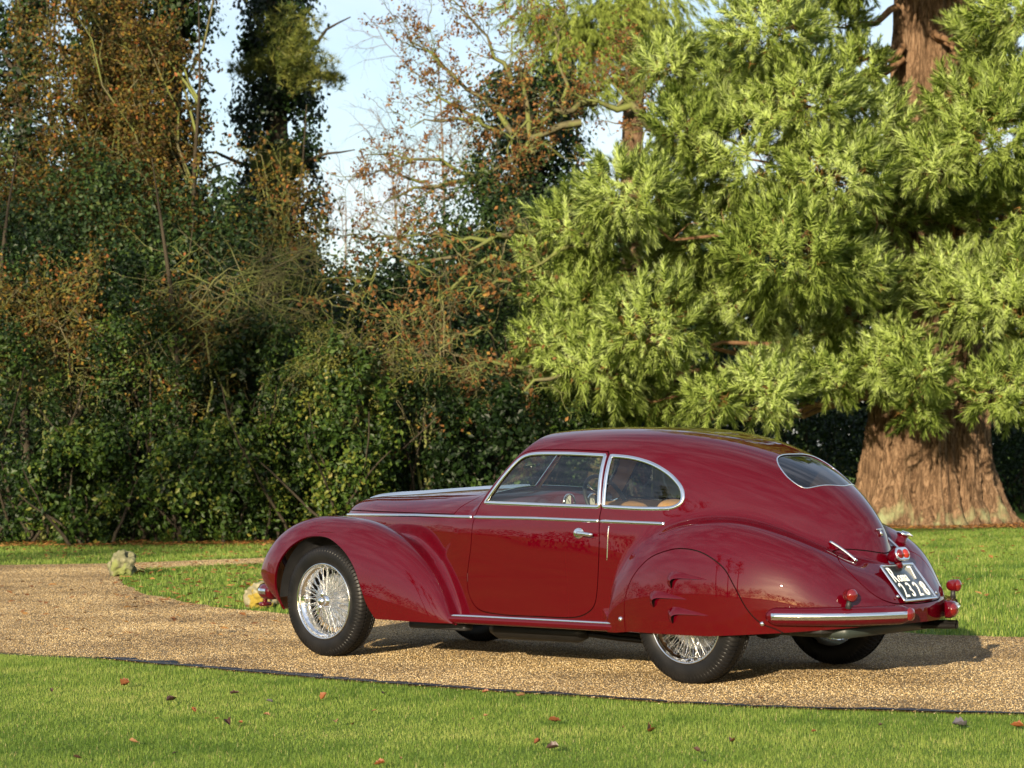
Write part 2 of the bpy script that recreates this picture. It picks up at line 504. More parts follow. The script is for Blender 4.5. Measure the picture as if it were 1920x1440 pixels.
def foot(u, d):
    """ground point below/at column u, d metres ahead"""
    p = at(u, 844, d); return np.array([p[0], p[1], 0.0])


VIEW = _fwn / np.linalg.norm(_fwn)


def unit(v): return v / (np.linalg.norm(v, axis=-1, keepdims=True) + 1e-9)


class Wood:
    """polylines of K points turned into one tube mesh"""
    K = 7
    def __init__(s): s.P = []; s.R = []
    def add(s, P, R): s.P.append(P); s.R.append(R)
    def walk(s, p, d, L, r0, r1, wig=.25, droop=0.0, r_=None):
        r_ = r_ or rng; K = s.K; pts = [np.asarray(p, float)]; d = unit(np.asarray(d, float)); st = L / (K - 1)
        for k in range(K - 1):
            d = unit(d + r_.normal(0, wig, 3) + np.array([0, 0, -droop])); pts.append(pts[-1] + d * st)
        P = np.array(pts); R = np.linspace(r0, r1, K); s.add(P, R); return P, d
    def mesh(s, name, mat, parent, sides=5):
        P = np.array(s.P); R = np.array(s.R); n, K = R.shape
        T = np.gradient(P, axis=1); T = unit(T)
        ref = np.where(np.abs(T[:, :, 2:3]) < .85, np.array([0, 0, 1.0]), np.array([1.0, 0, 0]))
        A = unit(np.cross(T, ref)); B = np.cross(T, A)
        a = np.linspace(0, 2 * np.pi, sides, endpoint=False)
        V = P[:, :, None] + R[:, :, None, None] * (A[:, :, None] * np.cos(a)[:, None] + B[:, :, None] * np.sin(a)[:, None])
        V = V.reshape(-1, 3)
        b = (np.arange(n) * K * sides)[:, None, None]; i = (np.arange(K - 1) * sides)[None, :, None]; j = np.arange(sides)[None, None]; k = (j + 1) % sides
        Q = np.stack([b + i + j, b + i + k, b + i + sides + k, b + i + sides + j], -1).reshape(-1, 4)
        return obj(name, V, Q, mat, parent)


def leaves(P, size, out=None, aspect=.62, fold=.22, r_=None, flat=.35, tint=None, droop=.3):
    """rhombic folded leaves; returns V, quads, tint per vertex"""
    r_ = r_ or rng; n = len(P)
    N = r_.normal(size=(n, 3))
    if out is not None: N = N * (1 - flat) + unit(out) * flat * 2.0
    N[:, 2] += .25; N = unit(N)
    A = r_.normal(size=(n, 3)); A[:, 2] -= droop; A = unit(A - (A * N).sum(1)[:, None] * N); S = np.cross(N, A)
    L = size * r_.uniform(.65, 1.35, n)[:, None]; W = L * aspect * .5
    V = np.stack([P - A * L * .5, P + S * W + N * W * fold - A * L * .05, P + A * L * .5, P - S * W + N * W * fold - A * L * .05], 1).reshape(-1, 3)
    Q = np.arange(n * 4).reshape(-1, 4)
    if tint is None: tint = r_.uniform(0, 1, n)
    return V, Q, np.repeat(tint, 4)


def leaf_obj(name, parts, mat, parent=None, kind=None):
    V = np.concatenate([p[0] for p in parts]); t = np.concatenate([p[2] for p in parts]); o = 0; Q = []
    for p in parts: Q.append(p[1] + o); o += len(p[0])
    r = obj(name, V, [np.concatenate(Q)], mat, parent, smooth=False, attr=t)
    if kind: r['kind'] = kind
    return r


def bark(name, c1, c2, scale=6.0, stretch=.18, bump=.5, moss=None):
    m, nt, b = new_mat(name); nn, ln = nodes_chain(nt)
    tc = nn('ShaderNodeTexCoord'); mp = nn('ShaderNodeMapping'); mp.inputs['Scale'].default_value = (1, 1, stretch); ln(tc.outputs['Object'], mp.inputs[0])
    n1 = nn('ShaderNodeTexNoise'); n1.inputs['Scale'].default_value = scale; n1.inputs['Detail'].default_value = 8; n1.inputs['Roughness'].default_value = .65; ln(mp.outputs[0], n1.inputs['Vector'])
    r = ramp(nt, [(.3, c1), (.7, c2)]); ln(n1.outputs[0], r.inputs[0]); last = r.outputs[0]
    if moss:
        n2 = nn('ShaderNodeTexNoise'); n2.inputs['Scale'].default_value = 2.2; n2.inputs['Detail'].default_value = 6; ln(tc.outputs['Object'], n2.inputs['Vector'])
        rr = ramp(nt, [(.42, (0, 0, 0)), (.56, (1, 1, 1))]); ln(n2.outputs[0], rr.inputs[0])
        mx = nn('ShaderNodeMix'); mx.data_type = 'RGBA'; mx.inputs[7].default_value = (*moss, 1); ln(rr.outputs[0], mx.inputs[0]); ln(last, mx.inputs[6]); last = mx.outputs[2]
    ln(last, b.inputs['Base Color'])
    bp = nn('ShaderNodeBump'); bp.inputs['Strength'].default_value = bump; bp.inputs['Distance'].default_value = .05; ln(n1.outputs[0], bp.inputs['Height']); ln(bp.outputs[0], b.inputs['Normal'])
    b.inputs['Roughness'].default_value = .9; b.inputs['Specular IOR Level'].default_value = .1
    return m


B_OAK = bark('mossy_oak_bark', (.055, .050, .028), (.15, .135, .075), 5, .3, .6, moss=(.13, .15, .045))
B_TWIG = bark('pale_twig_bark', (.075, .062, .036), (.17, .15, .085), 9, .3, .3, moss=(.13, .15, .045))
B_DARK = bark('dark_bark', (.02, .016, .012), (.06, .05, .035), 5, .2, .6)
B_FAR = bark('far_bark', (.10, .085, .075), (.19, .165, .14), 5, .3, .2)
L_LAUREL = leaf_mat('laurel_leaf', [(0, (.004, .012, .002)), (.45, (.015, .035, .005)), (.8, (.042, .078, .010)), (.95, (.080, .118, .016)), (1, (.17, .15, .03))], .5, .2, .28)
L_IVY = leaf_mat('ivy_leaf', [(0, (.003, .010, .002)), (.5, (.010, .026, .005)), (.85, (.026, .054, .009)), (1, (.055, .088, .015))], .48, .15, .3)
L_YEW = leaf_mat('yew_leaf', [(0, (.006, .018, .004)), (.5, (.018, .040, .008)), (.85, (.036, .065, .012)), (1, (.070, .090, .018))], .55, .15, .3)
L_OLIVE = leaf_mat('olive_leaf', [(0, (.03, .04, .006)), (.5, (.09, .095, .018)), (1, (.17, .16, .035))], .6, .3, .2)
L_AUTUMN = leaf_mat('autumn_leaf', [(0, (.022, .030, .007)), (.2, (.048, .028, .010)), (.4, (.092, .048, .013)), (.58, (.070, .076, .014)), (.78, (.155, .098, .018)), (.93, (.23, .145, .024)), (1, (.24, .085, .026))], .6, .3, .2)
L_OAK = leaf_mat('oak_leaf', [(0, (.075, .035, .014)), (.5, (.16, .075, .026)), (.85, (.25, .12, .035)), (1, (.30, .18, .045))], .6, .35, .2)
L_FAR = leaf_mat('far_leaf', [(0, (.004, .012, .005)), (.6, (.012, .028, .010)), (1, (.025, .045, .016))], .7, .1, .2)


def clumps(c, rad, n_cl, per, spread, r_, shell=.55, low=0.0):
    """points gathered in clumps through an ellipsoid; also outward directions and a clump shade"""
    D = unit(r_.normal(size=(n_cl, 3))); rr = r_.uniform(shell, 1, n_cl) ** .7
    C = D * rr[:, None] * rad
    C = C[C[:, 2] > -rad[2] * (1 - low) * .999] if low > 0 else C
    n_cl = len(C)
    lump = r_.uniform(.6, 1.5, n_cl)
    idx = np.repeat(np.arange(n_cl), per)
    off = r_.normal(size=(len(idx), 3)) * spread * lump[idx][:, None]
    P = C[idx] + off
    out = unit(C[idx] / rad) * .6 + unit(off) * .8
    sh = r_.normal(0, .2, n_cl)[idx]
    return P + c, out, sh


def shrub(name, label, u, d, wid, hgt, depth, n_cl, per, size, mat, seed, tone=.45, cat='shrub', spread=.16, stems=6, group=None, fold=.25, zlift=0.0):
    r_ = np.random.default_rng(seed); base = foot(u, d); root = empty(name, tuple(base)); tag(root, label, cat, group)
    c = np.array([0, 0, hgt * .5 + zlift]); rad = np.array([1, 1, 1.0])
    # ellipsoid axes: across the view, along the view, up
    P, out, sh = clumps(np.zeros(3), np.array([wid / 2, depth / 2, hgt * .54]), n_cl, per, spread, r_)
    X = np.array([_rtn[0], _rtn[1], 0]); X /= np.linalg.norm(X); Y = np.array([-X[1], X[0], 0])
    def turn(A): return A[:, :1] * X + A[:, 1:2] * Y + A[:, 2:] * np.array([0, 0, 1.0])
    P = turn(P) + c; out = turn(out); m = P[:, 2] > .02; P, out, sh = P[m], out[m], sh[m]
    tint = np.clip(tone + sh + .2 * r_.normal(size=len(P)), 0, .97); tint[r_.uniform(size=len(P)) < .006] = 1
    leaf_obj('foliage', [leaves(P, size, out, r_=r_, tint=tint, fold=fold)], mat, root)
    w = Wood()
    for k in range(stems):
        w.walk(np.array([r_.normal(0, wid * .12), r_.normal(0, depth * .12), 0]), unit(np.array([r_.normal(0, .4), r_.normal(0, .4), 1])), hgt * r_.uniform(.6, .95), .03, .008, .15, 0, r_)
    w.mesh('stem', B_DARK, root, 5)
    return root


# ------------------------------------------------------------------ dark wood far behind
r_ = np.random.default_rng(21)
parts = []
prof = lambda u: np.interp(u, [-400, 0, 430, 600, 640, 760, 900, 1050, 1180, 1300, 1500, 2300], [330, 300, 330, 520, 560, 500, 420, 380, 430, 420, 330, 300])
NW = 6000; us = r_.uniform(-500, 2400, NW); ds = r_.uniform(50, 60, NW)
Pc = np.array([foot(u, d) for u, d in zip(us, ds)])
top = np.array([at(u, prof(u), d)[2] for u, d in zip(us, ds)]); Pc[:, 2] = top * r_.uniform(0, 1, NW) ** .8
idx = np.repeat(np.arange(NW), 10); P = Pc[idx] + r_.normal(size=(len(idx), 3)) * .35; P[:, 2] = np.maximum(P[:, 2], .05)
us = r_.uniform(-500, 2400, 16000); ds = r_.uniform(60, 66, 16000); P2 = np.array([foot(u, d) for u, d in zip(us, ds)]); P2[:, 2] = np.array([at(u, prof(u) + 60, d)[2] for u, d in zip(us, ds)]) * r_.uniform(0, 1, 16000)
P2 = np.repeat(P2, 2, 0) + r_.normal(0, .3, (32000, 3)); P2[:, 2] = np.maximum(P2[:, 2], .1)
tag(leaf_obj('far_wood', [leaves(P, .20, None, r_=r_, tint=np.clip(r_.normal(.35, .2, len(P)), 0, 1)), leaves(P2, .42, None, r_=r_, tint=np.clip(r_.normal(.25, .15, len(P2)), 0, 1))], L_FAR), 'dark wood filling the gaps far behind the hedge', 'wood', kind='stuff')

# bare trees in the pale gap of the sky
def bare_tree(name, label, u, d, H, seed, mat, trunk_r=.12, spread=.55, levels=3, nchild=9, leafmat=None, nleaf=0, lsize=.06, lean=0.0, group=None, first=.25, top_d=.3):
    r_ = np.random.default_rng(seed); base = foot(u, d); root = empty(name, tuple(base)); tag(root, label, 'tree', group)
    wt = Wood(); wb = Wood(); ends = []
    P, dd = wt.walk((0, 0, 0), unit(np.array([_rtn[0] * lean, _rtn[1] * lean, 1])), H, trunk_r, trunk_r * .2, .05, 0, r_)
    def rec(P, L, r, lev):
        for k in range(nchild if lev == levels else max(3, int(nchild * .55))):
            t = r_.uniform(first if lev == levels else .15, 1); i = int(t * (wt.K - 1)); i = min(i, wt.K - 2); f = t * (wt.K - 1) - i
            p = P[i] * (1 - f) + P[i + 1] * f; ax = unit(P[i + 1] - P[i])
            sd = unit(np.cross(ax, r_.normal(size=3))); dr = unit(ax * r_.uniform(.35, .9) + sd * spread * 1.3 + np.array([0, 0, .12]))
            l = L * r_.uniform(.6, 1.1) * (1 - .45 * t if lev == levels else 1)
            Q, _ = wb.walk(p, dr, l, r * (1 - .5 * t), r * .25, .20, 0.0, r_)
            if lev > 1: rec(Q, l * .52, r * .42, lev - 1)
            else: ends.append(Q)
    rec(P, H * .42, trunk_r * .42, levels)
    wt.mesh('trunk', mat, root, 7); wb.mesh('branches', mat, root, 4)
    if leafmat is not None and nleaf:
        E_ = np.array(ends); k = r_.integers(0, len(E_), nleaf); j = r_.integers(1, wt.K, nleaf)
        P = E_[k, j] + r_.normal(0, lsize * .8, (nleaf, 3))
        leaf_obj('crown', [leaves(P, lsize, None, r_=r_, tint=np.clip(r_.normal(.5, .25, nleaf), 0, 1))], leafmat, root)
    return root


for k, (u, d, H, s_) in enumerate([(640, 74, 9.5, 1), (705, 80, 12.0, 2), (770, 78, 11.5, 3), (838, 72, 13.5, 4), (905, 76, 12, 5)]):
    bare_tree('bare_tree', ['thin bare tree at the left end of the pale gap, beside the ivy column', 'slender bare tree second from left in the sky gap', 'bare tree in the middle of the sky gap behind oak boughs', 'tall pale stemmed bare tree right of the sky gap centre', 'bare tree rightmost in the sky gap, before the ivy tower'][k],
              u, d, H, 30 + s_, B_FAR, .10, .5, 3, 11, group='bare trees in the sky gap')

# ------------------------------------------------------------------ ivy towers
def ivy_tower(name, label, u, d, H, r0, r1, n_cl, seed, lean=0.0, per=66, size=.095, tone=.42, boughs=5):
    r_ = np.random.default_rng(seed); base = foot(u, d); root = empty(name, tuple(base)); tag(root, label, 'tree', 'ivy clad trunks')
    w = Wood(); P, _ = w.walk((0, 0, 0), unit(np.array([_rtn[0] * lean, _rtn[1] * lean, 1])), H, r0 * .35, r1 * .25, .006, 0, r_)
    for k in range(boughs):
        t = r_.uniform(.35, .95); i = int(t * 6); a = r_.uniform(0, 6.28)
        w.walk(P[i], unit(np.array([math.cos(a), math.sin(a), r_.uniform(-.1, .5)])), r_.uniform(1.2, 2.6), .06, .012, .22, 0, r_)
    w.mesh('trunk', B_DARK, root, 7)
    t = r_.uniform(0, 1, n_cl); i = np.minimum((t * 6).astype(int), 5); f = (t * 6 - i)[:, None]
    C = P[i] * (1 - f) + P[i + 1] * f; a = r_.uniform(0, 6.28, n_cl); D = np.stack([np.cos(a), np.sin(a), np.zeros(n_cl)], 1)
    rad = (r0 + (r1 - r0) * t) * (1 + .28 * np.sin(t * 23 + seed) * np.cos(a * 2 + t * 11)) * r_.uniform(.75, 1.12, n_cl)
    C = C + D * rad[:, None]
    idx = np.repeat(np.arange(n_cl), per); off = r_.normal(size=(len(idx), 3)) * np.array([.14, .14, .17]); Pp = C[idx] + off
    tint = np.clip(tone + r_.normal(0, .15, n_cl)[idx] + .2 * r_.normal(size=len(idx)), 0, 1)
    leaf_obj('ivy', [leaves(Pp, size, D[idx], r_=r_, tint=tint, flat=.5, aspect=.9)], L_IVY, root)
    return root


ivy_tower('ivy_clad_tree', 'tall dark ivy clad tree standing alone against the pale sky', 535, 46, 14, .86, .52, 560, 61)
ivy_tower('ivy_clad_tree', 'broad dark ivy tower behind the brown leaved oak boughs', 1012, 47, 9.0, 1.15, .85, 400, 62)
ivy_tower('ivy_clad_tree', 'ivy covered trunk rising through the autumn leaves at left', 312, 42, 13, .56, .38, 320, 63)
ivy_tower('ivy_clad_tree', 'leftmost ivy covered trunk, half hidden by yellow leaves', 205, 43, 13, .75, .50, 380, 64)
ivy_tower('ivy_clad_tree', 'ivy covered trunk cut by the left edge behind orange leaves', 50, 44, 13, .7, .45, 260, 65)

# ------------------------------------------------------------------ evergreen masses of the hedge wood
for k, (u, d, wd, hg, dp, ncl, tone, lab) in enumerate([
        (-30, 40, 3.6, 6.4, 2.4, 200, .44, 'dark evergreen mass at the left edge of the wood'),
        (170, 38.5, 3.6, 6.4, 2.4, 230, .42, 'dark evergreen under the yellow and brown leaves at left'),
        (380, 38.5, 3.2, 5.8, 2.4, 230, .38, 'dark evergreen below the lone ivy clad tree'),
        (560, 40, 3.0, 4.6, 2.2, 170, .32, 'low dark evergreen under the sky gap'),
        (730, 40, 3.0, 4.9, 2.2, 190, .36, 'dark evergreen behind the mossy drooping boughs'),
        (905, 41, 3.4, 6.2, 2.4, 260, .40, 'conical dark yew left of the giant conifer'),
        (1050, 42, 3.2, 6.4, 2.4, 200, .30, 'dark yew half hidden by the giant conifer')]):
    shrub('evergreen_tree', lab, u, d, wd, hg, dp, ncl, 70, .085, L_YEW, 70 + k, tone, 'tree', .20, 8, 'dark evergreens of the wood')

# ------------------------------------------------------------------ laurel and ivy shrubs along the hedge foot
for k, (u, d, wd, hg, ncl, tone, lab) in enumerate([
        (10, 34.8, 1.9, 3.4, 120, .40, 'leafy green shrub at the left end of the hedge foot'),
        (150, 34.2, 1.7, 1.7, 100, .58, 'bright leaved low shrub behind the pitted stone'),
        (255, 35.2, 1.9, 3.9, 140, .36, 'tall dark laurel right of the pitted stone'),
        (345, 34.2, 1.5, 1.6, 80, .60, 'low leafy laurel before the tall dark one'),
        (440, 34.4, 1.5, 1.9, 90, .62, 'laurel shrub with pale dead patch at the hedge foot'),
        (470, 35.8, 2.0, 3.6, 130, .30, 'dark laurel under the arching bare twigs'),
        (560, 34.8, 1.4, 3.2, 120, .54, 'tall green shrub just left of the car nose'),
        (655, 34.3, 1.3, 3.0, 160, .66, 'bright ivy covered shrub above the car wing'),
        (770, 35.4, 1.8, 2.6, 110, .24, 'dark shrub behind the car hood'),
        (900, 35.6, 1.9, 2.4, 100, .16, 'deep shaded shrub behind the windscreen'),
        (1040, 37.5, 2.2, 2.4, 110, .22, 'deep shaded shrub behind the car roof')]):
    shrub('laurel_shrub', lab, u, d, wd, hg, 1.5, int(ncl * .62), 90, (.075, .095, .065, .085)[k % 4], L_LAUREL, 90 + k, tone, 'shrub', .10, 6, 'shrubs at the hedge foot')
for k, (u, d, wd, hg, tone, lab) in enumerate([(60, 37.2, 2.4, 5.0, .44, 'ivy covered thicket at the left edge above the shrubs'), (235, 37, 2.4, 5.0, .40, 'dark ivy thicket under the golden leaves'), (400, 37.4, 2.2, 4.5, .36, 'dark ivy thicket beside the arching bare twigs'), (590, 37.8, 2.0, 4.3, .42, 'ivy thicket under the foot of the sky gap')]):
    shrub('ivy_thicket', lab, u, d, wd, hg, 1.6, 120, 80, .08, L_IVY, 210 + k, tone, 'shrub', .13, 6, 'ivy thickets in the wood')
for k, (u, d, wd, hg, tone, lab) in enumerate([(1500, 44, 3.0, 2.6, .40, 'dim green bush under the giant conifer'), (1890, 47, 2.6, 3.0, .45, 'dim bluish bush right of the giant conifer trunk'), (1300, 45, 3.0, 3.0, .30, 'dark bush behind the car roof under the conifer')]):
    shrub('bush', lab, u, d, wd, hg, 1.8, 130, 55, .085, L_IVY, 110 + k, tone, 'shrub', .18, 6)

# ------------------------------------------------------------------ autumn trees on the left
def autumn_tree(label, u, d, H, seed, nleaf, region, tones, lean=0.0, lsize=.075, trunk_r=.10):
    """open twiggy crown: boughs wander through a region given as (u, v, radius px) lobes at depth d"""
    r_ = np.random.default_rng(seed); base = foot(u, d); root = empty('autumn_tree', tuple(base)); tag(root, label, 'tree', 'autumn trees')
    wt = Wood(); wb = Wood()
    P, _ = wt.walk((0, 0, 0), unit(np.array([_rtn[0] * lean, _rtn[1] * lean, 1])), H, trunk_r, trunk_r * .08, .09, 0, r_)
    ends = []
    for (lu, lv, lr, nb) in region:
        c = at(lu, lv, d) - base; rad = lr / FPX * d
        for k in range(nb):
            tgt = c + unit(r_.normal(size=3)) * rad * r_.uniform(.2, 1) * np.array([1, 1, .8])
            hz = np.clip(tgt[2] * r_.uniform(.5, .9), .4, H * .97); i = min(int(hz / H * 6), 5); f = hz / H * 6 - i; p = P[i] * (1 - f) + P[i + 1] * f
            L = np.linalg.norm(tgt - p); K = wb.K; t = np.linspace(0, 1, K)[:, None]
            B_ = p * (1 - t) + tgt * t; B_[:, 2] += np.sin(t[:, 0] * np.pi) * L * .12; B_[1:] += np.cumsum(r_.normal(0, L * .035, (K - 1, 3)), 0)
            wb.add(B_, np.linspace(.030, .007, K) * (1 + .1 * L))
            for q in range(7):
                i = r_.integers(2, K); Q, _ = wb.walk(B_[i], unit(unit(B_[i] - B_[i - 1]) * .6 + r_.normal(0, .6, 3)), r_.uniform(.35, 1.0), .008, .003, .3, .03, r_)
                ends.append(Q)
                for q2 in range(2):
                    j = r_.integers(2, K); Q2, _ = wb.walk(Q[j], unit(unit(Q[j] - Q[j - 1]) * .5 + r_.normal(0, .6, 3)), r_.uniform(.2, .5), .004, .002, .35, .03, r_); ends.append(Q2)
    wt.mesh('trunk', B_DARK, root, 7); wb.mesh('branches', B_OAK, root, 3)
    E_ = np.array(ends); k = r_.integers(0, len(E_), nleaf); j = r_.integers(1, wb.K, nleaf)
    Pp = E_[k, j] + r_.normal(0, .07, (nleaf, 3)); grp = r_.normal(0, .17, len(E_))[k]
    tint = np.clip(r_.normal(tones[0], tones[1], nleaf) + grp, 0, 1)
    leaf_obj('crown', [leaves(Pp, lsize, None, r_=r_, tint=tint)], L_AUTUMN, root)
    return root


autumn_tree('yellow and brown leaved tree filling the top left corner', 110, 41, 12, 131, 30000, [(280, -150, 150, 10), (120, -120, 200, 10), (60, 120, 130, 12), (170, 60, 120, 10), (130, 260, 140, 14), (40, 340, 130, 12), (250, 180, 110, 10), (200, 380, 130, 10)], (.50, .22))
autumn_tree('russet leaved tree between the ivy trunks at upper left', 320, 40.5, 9.5, 132, 17000, [(275, 110, 70, 9), (290, 280, 75, 10), (270, 420, 130, 12), (390, 470, 80, 6)], (.42, .22))
autumn_tree('orange and yellow leaved low tree at the left edge', 60, 36.2, 6.5, 133, 5200, [(40, 520, 120, 8), (150, 560, 120, 6), (90, 660, 120, 6), (230, 640, 110, 5)], (.55, .22), lsize=.07)
autumn_tree('sparse tree with scattered yellow leaves above the shrubs', 330, 36, 6.0, 134, 2600, [(330, 560, 120, 6), (420, 680, 110, 5), (300, 720, 100, 4), (520, 560, 90, 3)], (.62, .2), lsize=.07)
autumn_tree('small yellow leaved tree before the lone ivy clad tree', 470, 40, 8.0, 135, 1700, [(470, 340, 60, 5), (520, 400, 50, 4), (500, 300, 50, 3)], (.6, .2))

# ------------------------------------------------------------------ oak with brown leaves, boughs reaching left
def bough(w, P0, P1, sag, r0, r1, r_, jit=.03):
    K = w.K; t = np.linspace(0, 1, K)[:, None]; B_ = P0 * (1 - t) + P1 * t; L = np.linalg.norm(P1 - P0)
    B_[:, 2] += np.sin(t[:, 0] * np.pi) * L * sag; B_[1:-1] += r_.normal(0, L * jit, (K - 2, 3)); w.add(B_, np.linspace(r0, r1, K)); return B_


def oak(label, u0, v0, d, boughs, seed, nleaf, leafmat, lsize=.085, base_u=None, tr=.28, dens=8, twig=.9):
    r_ = np.random.default_rng(seed); base = foot(base_u or u0, d); root = empty('oak_tree', tuple(base)); tag(root, label, 'tree', 'oaks')
    wt = Wood(); wb = Wood(); top = at(u0, v0, d) - base; top[2] = max(top[2], 2)
    t = np.linspace(0, 1, 7)[:, None]; P = t * top; P[1:-1] += r_.normal(0, .06, (5, 3)); wt.add(P, np.linspace(tr * 1.3, tr * .4, 7)); wt.mesh('trunk', B_OAK, root, 9)
    ends = []
    for (ua, va, ub, vb, dd, r0) in boughs:
        A = at(ua, va, d + dd * (.75 if dd < -1.8 else .3)) - base; B_ = at(ub, vb, d + dd) - base
        M = bough(wb, A, B_, .06, r0 * 1.35, r0 * .32, r_, .035)
        L = np.linalg.norm(B_ - A)
        for k in range(int(dens * max(1, L / 1.5))):
            i = r_.integers(1, 7); ax = unit(M[i] - M[i - 1])
            Q, _ = wb.walk(M[i], unit(ax * .7 + r_.normal(0, .55, 3)), twig * r_.uniform(.5, 1.3), r0 * .28, .005, .33, 0, r_)
            for k2 in range(4):
                j = r_.integers(1, 7); Q2, _ = wb.walk(Q[j], unit(unit(Q[j] - Q[j - 1]) * .6 + r_.normal(0, .6, 3)), twig * r_.uniform(.25, .7), .007, .0028, .38, 0, r_); ends.append(Q2)
                for k3 in range(2):
                    j = r_.integers(2, 7); Q3, _ = wb.walk(Q2[j], unit(unit(Q2[j] - Q2[j - 1]) * .5 + r_.normal(0, .6, 3)), twig * r_.uniform(.12, .4), .004, .002, .4, 0, r_); ends.append(Q3)
    wb.mesh('branches', B_OAK, root, 4)
    E_ = np.array(ends); wgt = r_.uniform(size=len(E_)) ** 3; wgt /= wgt.sum()
    k = r_.choice(len(E_), nleaf, p=wgt); j = r_.integers(3, 7, nleaf); Pp = E_[k, j] + r_.normal(0, .05, (nleaf, 3))
    leaf_obj('crown', [leaves(Pp, lsize, None, r_=r_, tint=np.clip(r_.normal(.5, .25, nleaf), 0, 1))], leafmat, root)
    return root


oak('oak with brown leaves and mossy boughs across the sky gap', 1240, 240, 43,
    [(1240, 240, 1120, 190, -.5, .10), (1120, 190, 960, 260, -.6, .06), (1090, 230, 900, 330, -1.0, .06), (900, 330, 720, 380, -1.2, .04), (1000, 290, 960, 60, .3, .05), (960, 250, 780, 90, .2, .045), (960, 150, 860, 10, 0, .04), (860, 160, 760, 60, 0, .03), (940, 250, 780, 180, -.3, .035), (900, 220, 770, 240, -.5, .03), (890, 330, 690, 290, -.6, .035), (1180, 220, 1290, 90, 0, .06), (1240, 190, 1290, 170, -.3, .06), (1160, 200, 1200, 60, .3, .04), (1060, 220, 1040, 60, .4, .04), (800, 340, 660, 330, -1, .025)],
    141, 8500, L_OAK, lsize=.068, base_u=1255)
oak('leaning oak with mossy grey boughs drooping over the shrubs', 1110, 415, 39.3,
    [(1110, 415, 985, 432, -1.5, .075), (985, 432, 880, 470, -3, .055), (940, 460, 750, 445, -3.2, .035), (930, 480, 800, 600, -3.4, .035), (960, 520, 860, 570, -3.4, .03), (850, 560, 720, 610, -3.5, .022), (1080, 650, 980, 690, -2.2, .04), (980, 690, 850, 690, -3.4, .03), (960, 685, 800, 720, -3.5, .025), (1060, 700, 900, 780, -3.2, .03), (880, 700, 820, 790, -3.5, .02), (860, 480, 660, 520, -3.4, .025), (760, 450, 620, 440, -3.4, .018), (900, 620, 780, 660, -3.5, .02), (1110, 460, 960, 520, -2, .04)],
    142, 2000, L_OAK, lsize=.085, base_u=1130, tr=.13, dens=7, twig=.7)


# ------------------------------------------------------------------ tangles of bare twigs
def tangle(name, label, u, v, d, rad_px, n, seed, mat, droop=.10, leafmat=None, nleaf=0, lsize=.05, up=.25, base_u=None):
    r_ = np.random.default_rng(seed); base = foot(base_u or u, d); root = empty(name, tuple(base)); tag(root, label, 'shrub')
    c = at(u, v, d) - base; R = np.asarray(rad_px) / FPX * d; w = Wood(); ends = []
    X = np.array([_rtn[0], _rtn[1], 0]); X /= np.linalg.norm(X)
    stem = [bough(w, np.array([r_.normal(0, .15), r_.normal(0, .15), 0]), c + np.array([0, 0, -R[1] * .3]) + X * r_.normal(0, R[0] * .3), .05, .04, .02, r_) for k in range(5)]
    for k in range(n):
        s = stem[r_.integers(0, 5)][6]; tg = c + X * r_.normal(0, R[0] * .55) + np.array([0, 0, r_.normal(0, R[1] * .5)]) + VIEW * r_.normal(0, .4)
        B_ = bough(w, s + r_.normal(0, .22, 3), tg, .16, .013, .004, r_, .07)
        for q in range(5):
            i = r_.integers(2, 7); Q, _ = w.walk(B_[i], unit(unit(B_[i] - B_[i - 1]) + r_.normal(0, .55, 3)), r_.uniform(.25, .8), .0055, .0022, .3, droop, r_); ends.append(Q)
            for q2 in range(2):
                j = r_.integers(1, 7); Q2, _ = w.walk(Q[j], unit(unit(Q[j] - Q[j - 1]) + r_.normal(0, .6, 3)), r_.uniform(.15, .4), .0035, .0018, .35, droop, r_); ends.append(Q2)
    w.mesh('twigs', mat, root, 4)
    if leafmat is not None and nleaf:
        E_ = np.array(ends); k = r_.integers(0, len(E_), nleaf); j = r_.integers(2, 7, nleaf)
        leaf_obj('foliage', [leaves(E_[k, j] + r_.normal(0, .05, (nleaf, 3)), lsize, None, r_=r_, tint=r_.uniform(0, 1, nleaf), aspect=.5)], leafmat, root)
    return root


tangle('twiggy_shrub', 'arching tangle of pale bare twigs above the shrubs', 450, 590, 35.6, (190, 110), 34, 151, B_TWIG, .06)
tangle('twiggy_shrub', 'reddish tangle of bare twigs left of the sky gap', 520, 510, 37.5, (110, 60), 26, 152, B_TWIG, .02)
tangle('twiggy_shrub', 'olive mossy twigged shrub beside the bright ivy shrub', 650, 690, 34.8, (110, 80), 40, 153, B_TWIG, .10, L_OLIVE, 5200, .045)
tangle('twiggy_shrub', 'dense brown twigs with orange leaves under the mossy boughs', 800, 650, 35.8, (130, 130), 20, 154, B_TWIG, .08, L_OAK, 420, .07)
tangle('twiggy_shrub', 'mossy twigs among the laurels at far left', 110, 700, 36, (130, 100), 20, 155, B_TWIG, .06)

# ------------------------------------------------------------------ pine bough tree beside the ivy tower
def needle_tufts(C, n_per, L, W, r_, up=.35):
    n = len(C); idx = np.repeat(np.arange(n), n_per); D = unit(r_.normal(size=(len(idx), 3)) + np.array([0, 0, up])); s_ = unit(np.cross(D, r_.normal(size=(len(idx), 3))))
    l = L * r_.uniform(.6, 1.2, len(idx))[:, None]; B_ = C[idx]; V = np.stack([B_ - s_ * W / 2, B_ + s_ * W / 2, B_ + D * l], 1).reshape(-1, 3)
    return V, np.arange(len(idx) * 3).reshape(-1, 3), idx


